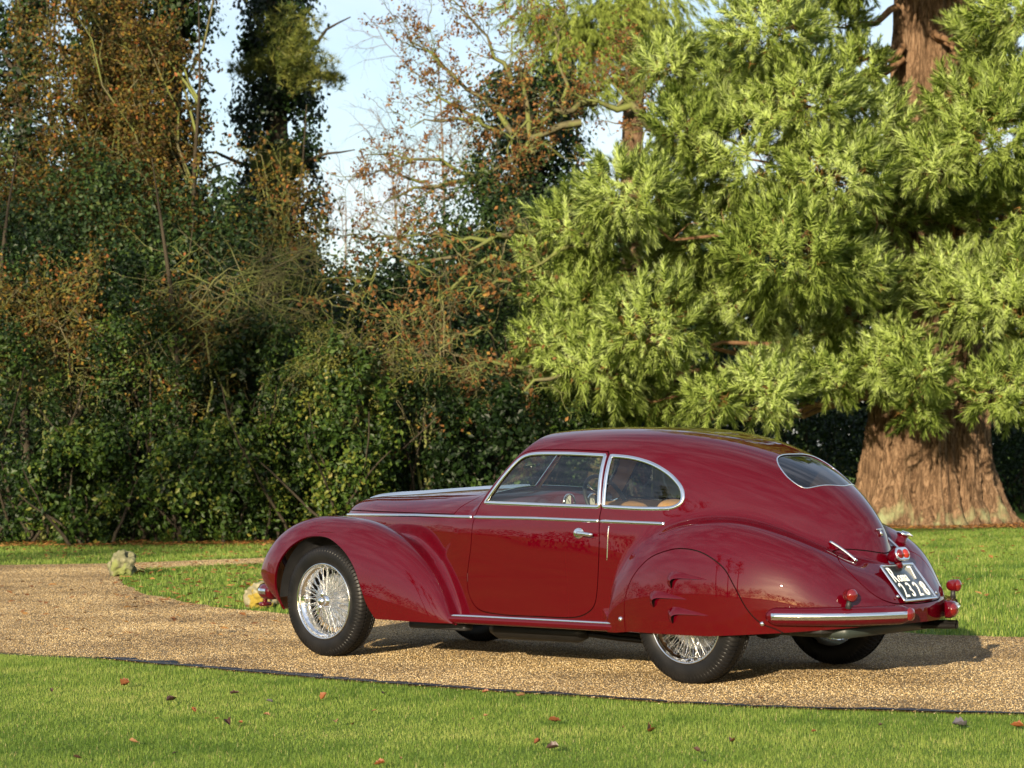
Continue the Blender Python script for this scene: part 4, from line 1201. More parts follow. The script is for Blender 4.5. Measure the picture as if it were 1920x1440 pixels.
def on_side(x, z, y0=-1.05):
    """left-hand surface point for side-view coordinates; returns points and normals"""
    x = np.asarray(x, float); z = np.asarray(z, float)
    y = np.zeros(x.shape) + y0
    step = .006
    done = np.zeros(x.shape, bool)
    for i in range(170):
        f = car_f(x, y, z); done |= f < 0
        y = np.where(done, y, y + step)
        if done.all(): break
    lo = y - step; hi = y.copy()
    for i in range(14):
        mid = (lo + hi) / 2; f = car_f(x, mid, z)
        hi = np.where(f < 0, mid, hi); lo = np.where(f < 0, lo, mid)
    P = np.stack([x, (lo + hi) / 2, z], 1)
    N = car_g(P); N /= np.linalg.norm(N, axis=1)[:, None]
    return P, N
# ------------------------------------------------------------------ car materials
def m_paint():
    m, nt, b = new_mat('maroon_paint')
    b.inputs['Base Color'].default_value = (.052, .0003, .0030, 1)
    b.inputs['Roughness'].default_value = .38
    b.inputs['Specular IOR Level'].default_value = .0
    b.inputs['Coat Weight'].default_value = 1.0
    b.inputs['Coat Roughness'].default_value = .004
    b.inputs['Coat IOR'].default_value = 1.54
    # hand-beaten panels under a polished finish: the faintest long waves in the coat
    n = nt.nodes.new('ShaderNodeTexNoise'); n.inputs['Scale'].default_value = 2.6; n.inputs['Detail'].default_value = 1
    bp = nt.nodes.new('ShaderNodeBump'); bp.inputs['Strength'].default_value = .012; bp.inputs['Distance'].default_value = .05
    tc = nt.nodes.new('ShaderNodeTexCoord')
    nt.links.new(tc.outputs['Object'], n.inputs['Vector']); nt.links.new(n.outputs[0], bp.inputs['Height'])
    nt.links.new(bp.outputs[0], b.inputs['Coat Normal'])
    return m


def m_glass(name, tint, rough=0.0, ior=1.8):
    m = bpy.data.materials.new(name); m.use_nodes = True
    nt = m.node_tree; nt.nodes.clear()
    o = nt.nodes.new('ShaderNodeOutputMaterial'); mx = nt.nodes.new('ShaderNodeMixShader')
    tr = nt.nodes.new('ShaderNodeBsdfTransparent'); tr.inputs[0].default_value = (*tint, 1)
    gl = nt.nodes.new('ShaderNodeBsdfGlossy'); gl.inputs['Roughness'].default_value = rough
    fr = nt.nodes.new('ShaderNodeFresnel'); ge = nt.nodes.new('ShaderNodeNewGeometry'); ir = nt.nodes.new('ShaderNodeMapRange'); ir.inputs[3].default_value = ior; ir.inputs[4].default_value = 1 / ior
    nt.links.new(ge.outputs['Backfacing'], ir.inputs[0]); nt.links.new(ir.outputs[0], fr.inputs[0])
    nt.links.new(fr.outputs[0], mx.inputs[0]); nt.links.new(tr.outputs[0], mx.inputs[1]); nt.links.new(gl.outputs[0], mx.inputs[2])
    nt.links.new(mx.outputs[0], o.inputs['Surface'])
    return m


def m_liner():
    m, nt, b = new_mat('inner_lining')
    g = nt.nodes.new('ShaderNodeNewGeometry')
    mx = nt.nodes.new('ShaderNodeMix'); mx.data_type = 'RGBA'
    mx.inputs[6].default_value = (.008, .007, .007, 1); mx.inputs[7].default_value = (.34, .21, .12, 1)
    nt.links.new(g.outputs['Backfacing'], mx.inputs[0]); nt.links.new(mx.outputs[2], b.inputs['Base Color'])
    b.inputs['Roughness'].default_value = .9; b.inputs['Specular IOR Level'].default_value = 0
    return m


PAINT = m_paint()
CHROME = simple('chrome', (.90, .90, .89), .05, 1.0)
CHROME_R = simple('worn_chrome', (.80, .79, .77), .14, 1.0, noise=.08, nscale=60)
GLASS = m_glass('window_glass', (.84, .90, .87))
LINER = m_liner(); MOUTH_SHADE = simple('louvre_shade_black', (.004, .003, .003), 1.0, spec=0.0)
GLASS_R = m_glass('rear_glass', (.30, .33, .34), ior=2.4)
BLACK = simple('black_rubber_seal', (.012, .012, .012), .6)
UNDER = simple('underbody_black', (.016, .016, .017), .55, noise=.4, nscale=15)
TAN = simple('tan_leather', (.40, .215, .10), .5, noise=.15, nscale=30)
DASH = simple('dash_paint', (.07, .006, .010), .25, coat=.6)
REDLENS = simple('red_lens', (.11, .004, .004), .08, coat=1.0)
ORANGELENS = simple('orange_lens', (.26, .018, .008), .08, coat=1.0)
PLATE_BLACK = simple('plate_black', (.010, .016, .018), .28, coat=.5)
PLATE_WHITE = simple('plate_white', (.72, .74, .72), .4)
DIAL = simple('dial_face', (.62, .60, .52), .4)
EXH = simple('exhaust_metal', (.014, .013, .012), .45, metal=.5, noise=.4, nscale=25)


def m_rubber():
    m, nt, b = new_mat('tyre_rubber')
    n = nt.nodes.new('ShaderNodeTexNoise'); n.inputs['Scale'].default_value = 9; n.inputs['Detail'].default_value = 8
    r = nt.nodes.new('ShaderNodeValToRGB')
    r.color_ramp.elements[0].position = .35; r.color_ramp.elements[0].color = (.004, .004, .0045, 1)
    r.color_ramp.elements[1].position = .75; r.color_ramp.elements[1].color = (.011, .010, .0095, 1)
    tc = nt.nodes.new('ShaderNodeTexCoord')
    nt.links.new(tc.outputs['Object'], n.inputs['Vector']); nt.links.new(n.outputs[0], r.inputs[0]); nt.links.new(r.outputs[0], b.inputs['Base Color'])
    b.inputs['Roughness'].default_value = .45; b.inputs['Specular IOR Level'].default_value = .22
    return m


RUBBER = m_rubber()

# ------------------------------------------------------------------ car body panels
car = empty('vintage_car', (0, 0, .006))
tag(car, 'glossy maroon vintage fastback coupe with wire wheels on the gravel drive', 'car')

V, N, T = surface_nets(.014)
BODY0 = clip((V, N, T), V[:, 1])
BODY0 = clip(BODY0, floor_z(BODY0[0][:, 0]) - BODY0[0][:, 2])

P_DOORWIN = round_poly([(1.318, 1.022, 1), (1.452, 1.185), (1.542, 1.283), (1.606, 1.316), (1.705, 1.327), (1.95, 1.326), (2.252, 1.314, 1), (2.280, 1.005, 1), (1.8, 1.013)])
P_QWIN = round_poly([(2.296, 1.312, 1), (2.45, 1.298), (2.597, 1.263), (2.726, 1.205), (2.815, 1.137), (2.849, 1.079), (2.842, 1.03), (2.781, 1.002), (2.6, .998), (2.314, 1.007, 1)])
P_DOOR = round_poly([(1.283, 1.024), (1.236, .925), (1.214, .741), (1.180, .562), (1.196, .444), (1.286, .355), (1.49, .331), (1.8, .333), (2.105, .341), (2.235, .391), (2.279, .485), (2.298, .766), (2.292, .94), (2.300, 1.002), (2.275, 1.32, 1), (2.262, 1.336, 1), (1.95, 1.349), (1.70, 1.350), (1.588, 1.337), (1.518, 1.295), (1.43, 1.19)])
P_ARCH = round_poly([(-.40, .20), (-.43, .34), (-.446, .47), (-.435, .56), (-.392, .64), (-.300, .725), (-.185, .778), (-.07, .793), (.044, .784), (.150, .745), (.255, .683), (.345, .595), (.410, .483), (.467, .370), (.535, .285), (.62, .20)])
P_SPAT = round_poly([(2.56, .20, 1), (2.545, .342), (2.547, .471), (2.607, .601), (2.729, .710), (2.867, .760), (2.988, .776), (3.135, .755), (3.280, .679), (3.362, .569), (3.432, .448), (3.505, .371), (3.598, .330), (3.68, .27), (3.74, .20, 1)])
P_HOOD = round_poly([(-.62, .945, 1), (1.026, .945, 1), (1.050, .985), (1.095, 1.02), (1.13, 1.06), (1.14, 1.25, 1), (-.62, 1.25, 1)])
P_BOOT = round_poly([(0, .737), (-.15, .757), (-.26, .765), (-.36, .742), (-.424, .699), (-.408, .616), (-.352, .52), (-.256, .472), (-.13, .461), (0, .458), (.13, .461), (.256, .472), (.352, .52), (.408, .616), (.424, .699), (.36, .742), (.26, .765), (.15, .757)])
P_RWIN = round_poly([(3.195, 0), (3.197, -.12), (3.217, -.205), (3.27, -.262), (3.345, -.288), (3.42, -.278), (3.462, -.245), (3.50, -.16), (3.53, -.07), (3.54, 0), (3.53, .07), (3.50, .16), (3.462, .245), (3.42, .278), (3.345, .288), (3.27, .262), (3.217, .205), (3.197, .12)])
P_WSCR = round_poly([(-.022, 1.118, 1), (-.30, 1.105), (-.545, 1.075, 1), (-.552, 1.13), (-.52, 1.24), (-.47, 1.305), (-.38, 1.342), (-.20, 1.362), (-.022, 1.366, 1)])


def xz(M): return M[0][:, [0, 2]]
def yz(M): return M[0][:, [1, 2]]
def xy(M): return M[0][:, [0, 1]]
def g_side(poly): return lambda M: np.maximum(poly_sd(poly, xz(M)), M[0][:, 1] + .42)
def g_boot(M): return np.maximum(poly_sd(P_BOOT, yz(M)), 3.66 - M[0][:, 0])
def g_rwin(M): return np.maximum(poly_sd(P_RWIN, xy(M)), .95 - M[0][:, 2])
def g_wscr(M): return np.maximum(poly_sd(P_WSCR, yz(M)), M[0][:, 0] - 1.72)
def g_hood(M): return poly_sd(P_HOOD, xz(M))


GAP = .0034


def inside(M, g, off=0.0): return clip(M, g(M) + off)
def outside(M, g, off=0.0): return clip(M, -(g(M) - off))


def panel(name, M, mat, parent, depth=.014, both=False, skip=None):
    M = skirt(M, depth, skip)
    return obj(name, M[0], M[2], mat, parent, normals=M[1])


seam = lambda V: np.abs(V[:, 1]) < 1e-5
g_door, g_dwin, g_qwin, g_arch, g_spat = map(g_side, (P_DOOR, P_DOORWIN, P_QWIN, P_ARCH, P_SPAT))
shell = BODY0
for g in (g_door, g_hood, g_boot, g_spat):
    shell = outside(shell, g, GAP)
shell = outside(shell, g_qwin); shell = outside(shell, g_arch); shell = outside(shell, g_rwin); shell = outside(shell, g_wscr)
shell2 = skirt(shell, .014, seam)
body = join(shell2, mirror(shell2))
body_o = obj('body', body[0], body[2], PAINT, car, normals=body[1])
# black lining just inside the skin closes the panel gaps; its inner face is the cabin trim
_v = surface_nets(.03); lin_M = clip(_v, _v[0][:, 1]); lin_M = clip(lin_M, floor_z(lin_M[0][:, 0]) - lin_M[0][:, 2])
lin_M = outside(lin_M, g_dwin, .004); lin_M = outside(lin_M, g_qwin, .004); lin_M = outside(lin_M, g_arch, .01); lin_M = outside(lin_M, g_rwin, .004); lin_M = outside(lin_M, g_wscr, .004)
lin_M = (lin_M[0] - lin_M[1] * .0145, lin_M[1], lin_M[2])
lj = join(lin_M, mirror(lin_M))
obj('inner_lining', lj[0], lj[2], LINER, car, normals=lj[1])


def half_pair(M): return join(M, mirror(M))


hood_M = skirt(inside(BODY0, g_hood, GAP), .014, seam)
hm = half_pair(hood_M); obj('hood', hm[0], hm[2], PAINT, car, normals=hm[1])
boot_M = skirt(inside(BODY0, g_boot, GAP), .014, seam)
bm_ = half_pair(boot_M); boot_o = obj('boot_lid', bm_[0], bm_[2], PAINT, car, normals=bm_[1])
door_M = skirt(outside(inside(BODY0, g_door, GAP), g_dwin), .014)
spat_M = skirt(inside(BODY0, g_spat, GAP), .016)
dglass_M = inside(BODY0, g_dwin, -.003); dglass_M = (dglass_M[0] - dglass_M[1] * .007, dglass_M[1], dglass_M[2])
qglass_M = inside(BODY0, g_qwin, -.003); qglass_M = (qglass_M[0] - qglass_M[1] * .007, qglass_M[1], qglass_M[2])
wglass_M = inside(BODY0, g_wscr, -.003); wglass_M = (wglass_M[0] - wglass_M[1] * .007, wglass_M[1], wglass_M[2])
rg = inside(BODY0, g_rwin, -.003); rg = (rg[0] - rg[1] * .006, rg[1], rg[2]); rg = half_pair(rg)
obj('rear_window', rg[0], rg[2], GLASS_R, car, normals=rg[1])

# wheel arch rolled lip
def strip(P, Nn, w, h, closed=True, rows=6, sink=.001):
    """half-round trim of width w and height h laid on the surface along P"""
    P = np.asarray(P, float); n = len(P)
    if closed: Tn = np.roll(P, -1, 0) - np.roll(P, 1, 0)
    else: Tn = np.gradient(P, axis=0)
    Tn /= np.linalg.norm(Tn, axis=1)[:, None] + 1e-12
    S = np.cross(Tn, Nn); S /= np.linalg.norm(S, axis=1)[:, None] + 1e-12
    a = np.linspace(0, np.pi, rows + 1)
    Vv = P[:, None] + S[:, None] * (np.cos(a) * w / 2)[None, :, None] + Nn[:, None] * (np.sin(a) * h - sink)[None, :, None]
    m = rows + 1
    k = n if closed else n - 1
    i = np.arange(k)[:, None] * m; i2 = ((np.arange(k) + 1) % n)[:, None] * m
    j = np.arange(rows)[None]
    Q = np.stack([i + j, i2 + j, i2 + j + 1, i + j + 1], -1).reshape(-1, 4)
    Vv = Vv.reshape(-1, 3)
    if not closed:                                   # close the ends
        c = np.concatenate([P[:1] - Nn[:1] * sink, P[-1:] - Nn[-1:] * sink]); b = len(Vv); Vv = np.concatenate([Vv, c])
        j = np.arange(0, rows - 1, 2)
        q0 = np.stack([np.full(len(j), b), j, j + 1, j + 2], -1)
        e = (n - 1) * m
        q1 = np.stack([np.full(len(j), b + 1), e + j + 2, e + j + 1, e + j], -1)
        Q = np.concatenate([Q, q0, q1])
    return Vv, Q


def resample(poly, n, closed=True):
    P = np.asarray(poly, float)
    if closed: P = np.concatenate([P, P[:1]])
    d = np.concatenate([[0], np.cumsum(np.linalg.norm(np.diff(P, axis=0), axis=1))])
    t = np.linspace(0, d[-1], n + (1 if closed else 0)); t = t[:-1] if closed else t
    return np.stack([np.interp(t, d, P[:, k]) for k in range(P.shape[1])], 1)


def flipy(V, Q): return np.asarray(V) * [1, -1, 1], np.asarray(Q)[:, ::-1]


def both_sides(name, V, Q, mat, parent=(None, None), **kw):
    a = obj(name, V, Q, mat, parent[0], **kw)
    V2, Q2 = flipy(V, Q); b = obj(name, V2, Q2, mat, parent[1], **kw)
    return a, b


doors = []
for sgn, M, G in ((-1, door_M, dglass_M), (1, mirror(door_M), mirror(dglass_M))):
    d = obj('door', M[0], M[2], PAINT, car, normals=M[1])
    obj('window_glass', G[0], G[2], GLASS, d, normals=G[1]); doors.append(d)
spats = []
for M in (spat_M, mirror(spat_M)):
    spats.append(obj('wheel_spat', M[0], M[2], PAINT, car, normals=M[1]))
for G in (qglass_M, mirror(qglass_M)):
    obj('quarter_window', G[0], G[2], GLASS, car, normals=G[1])
for G in (wglass_M, mirror(wglass_M)):
    obj('windscreen', G[0], G[2], GLASS, car, normals=G[1])

CAR2 = (car, car); DOOR2 = tuple(doors); SPAT2 = tuple(spats)
q = resample(P_DOORWIN, 150); p, nn = on_side(q[:, 0], q[:, 1]); V, Q = strip(p, nn, .026, .008); both_sides('window_frame', V, Q, CHROME, DOOR2)
q = resample(P_QWIN, 130); p, nn = on_side(q[:, 0], q[:, 1]); V, Q = strip(p, nn, .026, .008); both_sides('window_frame', V, Q, CHROME, CAR2)


def on_top(x, y):
    x = np.asarray(x, float); y = np.asarray(y, float); lo = np.full(x.shape, .75); hi = np.full(x.shape, 1.6)
    for i in range(30):
        m = (lo + hi) / 2; ins = car_f(x, y, m) < 0
        lo = np.where(ins, m, lo); hi = np.where(ins, hi, m)
    P = np.stack([x, y, lo], 1); N = car_g(P); N /= np.linalg.norm(N, axis=1)[:, None]
    return P, N


def on_rear(y, z, xa=3.3, xb=4.3):
    y = np.asarray(y, float); z = np.asarray(z, float); lo = np.full(y.shape, xa); hi = np.full(y.shape, xb)
    for i in range(30):
        m = (lo + hi) / 2; ins = car_f(m, y, z) < 0
        lo = np.where(ins, m, lo); hi = np.where(ins, hi, m)
    P = np.stack([lo, y, z], 1); N = car_g(P); N /= np.linalg.norm(N, axis=1)[:, None]
    return P, N


q = resample(P_RWIN, 110); p, nn = on_top(q[:, 0], q[:, 1]); V, Q = strip(p, nn, .008, .004); obj('window_frame', V, Q, CHROME, car)
# belt strip along hood, door and quarter panel
bx_ = np.concatenate([np.linspace(-.50, 1.145, 70)]); bz_ = np.interp(bx_, [-.5, 0, .6, 1.15, 1.76, 2.3, 2.76], [.911, .920, .930, .930, .930, .921, .911])
for (xa, xb, par, n_) in ((-.50, 1.210, CAR2, 70), (1.232, 2.288, DOOR2, 50), (2.300, 2.76, CAR2, 26)):
    x_ = np.linspace(xa, xb, n_); z_ = np.interp(x_, [-.5, 0, .6, 1.15, 1.76, 2.3, 2.76], [.911, .920, .930, .930, .930, .921, .911])
    p, nn = on_side(x_, z_, y0=np.where(x_ < .45, -np.sqrt(hood_w(x_)) - .07, -1.05))
    V, Q = strip(p, nn, .024, .009, closed=False); both_sides('belt_strip', V, Q, CHROME_R, par)
# bonnet centre rib
x_ = np.linspace(-.36, 1.10, 60); p, nn = on_top(x_, 0 * x_); V, Q = strip(p, nn, .03, .022, closed=False); obj('hood_rib', V, Q, CHROME, car)
# semaphore slot, bright line behind the door
z_ = np.linspace(.690, .893, 14); x_ = np.linspace(2.359, 2.367, 14); p, nn = on_side(x_, z_); V, Q = strip(p, nn, .009, .006, closed=False); both_sides('turn_signal_trim', V, Q, CHROME, CAR2)
# door hinges: fine rectangular outlines by the leading edge
for (a, b, c, d) in ((1.150, 1.216, .908, .925), (1.152, 1.180, .527, .575)):
    q = resample([(a, c), (b, c), (b, d), (a, d)], 40); p, nn = on_side(q[:, 0], q[:, 1]); V, Q = strip(p, nn, .004, .0008, rows=2); both_sides('hinge_cover', V, Q, BLACK, CAR2)
# door handle
p, nn = on_side([2.142, 2.20, 2.268], [.846, .845, .841]); 
pl, _q = lathe([(0.0, .016), (.018, .015), (.026, .010), (.028, .0)], 24, 'y')
pl = pl * [1.45, -1.2, 1.25] + p[0]
g = Geo(); g.add(pl, _q)
hv, hq = tube([p[0] + [-.004, -.016, 0], p[0] + [.02, -.028, .0], p[1] + [0, -.032, 0], p[2] + [-.02, -.030, 0], p[2] + [0, -.026, 0]], [.011, .0115, .0105, .010, .007], 12)
hv[:, 2] = (hv[:, 2] - p[0][2]) * 1.25 + p[0][2]
g.add(hv, hq); g.obj('door_handle', CHROME, doors[0])
g2 = Geo(); a_, b_ = flipy(pl, _q); g2.add(a_, b_); a_, b_ = flipy(hv, hq); g2.add(a_, b_); g2.obj('door_handle', CHROME, doors[1])

# spat louvres: raised commas that open downwards at the front
def louvre(x0, z0):
    """pressed scoop: swells from the upper curve to a sharp lower lip, then drops back to the panel"""
    U = np.array([(.036, -.064), (.014, -.050), (.001, -.020), (.010, .016), (.046, .036), (.100, .034), (.180, .020), (.250, .006), (.300, -.007)])
    L = np.array([(.042, -.062), (.046, -.050), (.047, -.034), (.053, -.020), (.070, -.010), (.105, -.006), (.180, -.006), (.250, -.007), (.300, -.008)])
    tt = np.linspace(0, 1, 9); t2 = np.linspace(0, 1, 44); sp = lambda A: np.stack([spline(tt, A[:, 0])(t2), spline(tt, A[:, 1])(t2)], 1)
    U, L = sp(U), sp(L); wd = np.linalg.norm(U - L, axis=1)
    ss = np.linspace(0, 1, 10); G = U[:, None] * (1 - ss)[None, :, None] + L[:, None] * ss[None, :, None]
    P, Nn = on_side(x0 + G[:, :, 0].ravel(), z0 + G[:, :, 1].ravel())
    hgt = (np.sin(ss * np.pi / 2)[None] ** 1.15 * wd[:, None] * .52)
    V = P + Nn * (hgt.ravel() - .0015)[:, None]
    m = 10; i = np.arange(43)[:, None] * m; j = np.arange(m - 1)[None]
    Q = np.stack([i + j, i + j + 1, i + m + j + 1, i + m + j], -1).reshape(-1, 4)
    lip = V.reshape(44, m, 3)[:, -1]; foot_ = (P - Nn * .002).reshape(44, m, 3)[:, -1]
    W = np.concatenate([lip, foot_]); a = np.arange(43)
    return V, Q, W, np.stack([a, a + 44, a + 45, a + 1], 1)


for (x0, z0) in ((2.898, .612), (2.762, .497), (2.908, .410)):
    V, Q, W, WQ = louvre(x0, z0)
    both_sides('louvre', V, Q, PAINT, SPAT2)
    both_sides('louvre_mouth_shade', W, WQ, MOUTH_SHADE, SPAT2)  # solid wall under the lip, blackened to stand in for shade inside the mouth
# round fasteners of the spat
for (x0, z0) in ((2.508, .352), (3.515, .366)):
    p, nn = on_side([x0], [z0])
    v, q_ = lathe([(0, .013), (.008, .012), (.013, .008), (.015, 0)], 16, 'y'); v = v * [1, -1, 1]
    rot = Vector((0, -1, 0)).rotation_difference(Vector(nn[0])).to_matrix()
    v = v @ np.array(rot).T + p[0]
    both_sides('spat_fastener', v, q_, CHROME, CAR2)

# sill: narrow rounded rail below the door, bright strip on top
sx = np.linspace(.98, 2.485, 50)
sy = np.interp(sx, [.98, 1.1, 1.3, 1.8, 2.3, 2.485], [-.790, -.782, -.776, -.778, -.785, -.789])
ang = np.linspace(0, 2 * np.pi, 20, endpoint=False)
prof = np.stack([np.sign(np.cos(ang)) * np.abs(np.cos(ang)) ** .7 * .048, np.sign(np.sin(ang)) * np.abs(np.sin(ang)) ** .7 * .028], 1)
fl = np.ones(50); fl[-1] = .35; fl[-2] = .8; fl[-3] = .95
C = np.stack([sx, sy + .048 + .0, np.interp(sx, [.98, 2.485], [.290, .297])], 1)
V = np.stack([np.broadcast_to(C[:, 0, None], (50, 20)), C[:, 1, None] + prof[None, :, 0] * fl[:, None], C[:, 2, None] + prof[None, :, 1] * fl[:, None]], -1).reshape(-1, 3)
i = np.arange(49)[:, None] * 20; j = np.arange(20)[None]; k = (j + 1) % 20
Q = np.stack([i + j, i + k, i + 20 + k, i + 20 + j], -1).reshape(-1, 4)
sills = both_sides('sill', V, Q, PAINT, CAR2)
x_ = np.linspace(1.10, 2.455, 40); p = np.stack([x_, np.interp(x_, sx, sy) + .012, np.interp(x_, [.98, 2.485], [.290, .297]) + .0255], 1)
nn = np.tile(np.array([[0, -.55, .835]]), (40, 1)); V, Q = strip(p, nn, .018, .006, closed=False); both_sides('sill_strip', V, Q, CHROME, sills)
arc = np.array([(2.462, .010, .024), (2.478, -.001, .014), (2.492, .006, -.004), (2.494, .02, -.022)])
V, Q = tube(np.stack([arc[:, 0], arc[:, 1] - .789, arc[:, 2] + .297], 1), .005, 8); both_sides('sill_end_trim', V, Q, CHROME, sills)

# ------------------------------------------------------------------ rear bumpers, lamps, plate
BP = resample(np.array([(3.545, -.800), (3.62, -.775), (3.72, -.725), (3.82, -.655), (3.91, -.57), (3.98, -.48), (4.04, -.38), (4.085, -.285), (4.105, -.223)]), 44, closed=False)
def plan_normals(P):
    t = np.gradient(P, axis=0); t /= np.linalg.norm(t, axis=1)[:, None]
    return np.stack([-t[:, 1] * -1, t[:, 0] * -1], 1)          # outwards
BN = plan_normals(BP)


def sweep_plan(P, Nn, prof, zoff, taper=None):
    n, m = len(P), len(prof); prof = np.asarray(prof, float)
    if taper is None: taper = np.ones(n)
    zc = prof[:, 1].mean()
    V = np.empty((n, m, 3))
    V[:, :, :2] = P[:, None] + Nn[:, None] * (prof[None, :, 0] * taper[:, None])[:, :, None]
    V[:, :, 2] = zc + (prof[None, :, 1] - zc) * taper[:, None] + zoff
    V = V.reshape(-1, 3)
    i = np.arange(n - 1)[:, None] * m; j = np.arange(m)[None]; k = (j + 1) % m
    Q = np.stack([i + j, i + k, i + m + k, i + m + j], -1).reshape(-1, 4)
    return V, Q


def capped(V, Q, n, m):
    c0 = V[:m].mean(0); c1 = V[-m:].mean(0); b = len(V)
    V = np.concatenate([V, [c0, c1]])
    j = np.arange(m); k = (j + 1) % m
    T = np.concatenate([np.stack([np.full(m, b), k, j], 1), np.stack([np.full(m, b + 1), (n - 1) * m + j, (n - 1) * m + k], 1)])
    return V, [Q, T]


bprof = [(-.035, .358), (-.005, .356), (.018, .366), (.032, .384), (.036, .408), (.034, .430), (.020, .452), (-.004, .462), (-.035, .462)]
bz = np.linspace(0, .006, 44)
tp = np.ones(44); tp[:4] = [.45, .75, .92, .99]; tp[-3:] = [.98, .9, .75]
V, Q = sweep_plan(BP, BN, bprof, 0, tp); V, F = capped(V, Q, 44, len(bprof))
bumpers = []
for s_ in (1, -1):
    b_ = obj('rear_bumper', V * [1, s_, 1], [f if s_ > 0 else f[:, ::-1] for f in F], PAINT, car); bumpers.append(b_)
cprof = [(.028, .391), (.038, .392), (.0405, .410), (.0385, .429), (.028, .430)]
V, Q = sweep_plan(BP[2:-1], BN[2:-1], cprof, 0); V, F = capped(V, Q, 41, len(cprof))
for s_, b_ in zip((1, -1), bumpers):
    obj('chrome_band', V * [1, s_, 1], [f if s_ > 0 else f[:, ::-1] for f in F], CHROME, b_)
# red reflector closing the inner end of each bumper
e_dir = Vector((BP[-1][0] - BP[-3][0], BP[-1][1] - BP[-3][1], 0)).normalized()
v, q_ = lathe([(0, .016), (.016, .015), (.026, .010), (.030, .002), (.036, .001), (.037, -.012)], 28, 'x')
rot = np.array(Vector((1, 0, 0)).rotation_difference(Vector((1, -.05, 0)).normalized()).to_matrix())
v = v * [.8, 1, 1]; v = v @ rot.T + np.array([BP[-1][0] + .030, BP[-1][1] - .012, .411])
for s_, b_ in zip((1, -1), bumpers):
    obj('red_reflector', v * [1, s_, 1], q_ if s_ > 0 else q_[:, ::-1], REDLENS, b_)
# bullet lamps standing on the bumpers
v, q_ = lathe([(0, -.042), (.014, -.039), (.026, -.030), (.033, -.015), (.036, .004), (.036, .020), (.037, .021), (.037, .026)], 28, 'x')
vl, ql = lathe([(.036, .024), (.034, .034), (.024, .044), (.010, .049), (0, .050)], 28, 'x')
for s_ in (1, -1):
    c_ = np.array([3.935, -.555 * s_, .528])
    rz = np.array(Matrix.Rotation(-.35 * s_, 3, 'Z'))
    lamp = obj('tail_lamp', v @ rz.T + c_, q_, simple('lamp_housing', (.075, .003, .004), .15, coat=1.0) if s_ > 0 else bpy.data.materials['lamp_housing'], car)
    obj('lens', vl @ rz.T + c_, ql, REDLENS, lamp)
    sv, sq_ = tube([c_ + [.0, 0, -.028], c_ + [-.006, -.004 * s_, -.075]], [.012, .018], 12); obj('stalk', sv, sq_, BLACK, lamp)

# number plate on the boot
plate = empty('number_plate', (0, 0, 0), parent=car)
p_top = np.array([3.893, 0, .669]); p_bot = np.array([4.052, 0, .478])
u_ = np.array([0, 1, 0.0]); w_ = p_top - p_bot; hgt = np.linalg.norm(w_); w_ = w_ / hgt; n_ = np.cross(u_, w_)
if n_[0] < 0: n_ = -n_
PM = Matrix(((u_[0], w_[0], n_[0], (p_top + p_bot)[0] / 2), (u_[1], w_[1], n_[1], 0), (u_[2], w_[2], n_[2], (p_top + p_bot)[2] / 2), (0, 0, 0, 1)))
plate.matrix_local = PM
pw, ph = .340, hgt
g = Geo(); add_box(g, 0, 0, 0, pw, ph, .008, bev=.002); g.obj('plate_board', PLATE_BLACK, plate)
q = resample([(-pw / 2, -ph / 2), (pw / 2, -ph / 2), (pw / 2, ph / 2), (-pw / 2, ph / 2)], 120)
V, Q = strip(np.stack([q[:, 0], q[:, 1], np.full(120, .003)], 1), np.tile([[0, 0, 1.0]], (120, 1)), .016, .007); obj('plate_frame', V, Q, CHROME, plate)


def text(name, body_, size, x, y, parent, mat, z=.0048, sx=1.0, bold=0.0, shear=0.0):
    cu = bpy.data.curves.new(name, 'FONT'); cu.body = body_; cu.size = size; cu.align_x = 'CENTER'; cu.align_y = 'CENTER'
    cu.extrude = .0012; cu.offset = bold; cu.resolution_u = 4
    o = bpy.data.objects.new(name, cu); COL.objects.link(o)
    dg = bpy.context.evaluated_depsgraph_get(); me = bpy.data.meshes.new_from_object(o.evaluated_get(dg))
    COL.objects.unlink(o); bpy.data.objects.remove(o)
    me.materials.clear(); me.materials.append(mat)
    r = link(name, me, parent); r.location = (x, y, z); r.scale = (sx, 1, 1)
    return r


text('lettering', 'R', .150, -.115, .050, plate, PLATE_WHITE, sx=.56, bold=.0004)
text('lettering', 'oma', .098, -.030, .036, plate, PLATE_WHITE, sx=.60, bold=.0)
text('lettering', '7', .135, .105, .058, plate, PLATE_WHITE, sx=.60, bold=.0)
for i, ch in enumerate('2328'):
    text('lettering', ch, .140, (-.108, -.034, .040, .115)[i], -.058, plate, PLATE_WHITE, sx=.66, bold=.0007)
for (a, b) in ((-.14, .105), (.14, .105), (-.14, -.110), (.14, -.110), (.03, .105)):
    v, q_ = lathe([(0, .003), (.003, .0025), (.0045, 0)], 10, 'z'); obj('plate_bolt', v + [a, b, .004], q_, CHROME, plate)

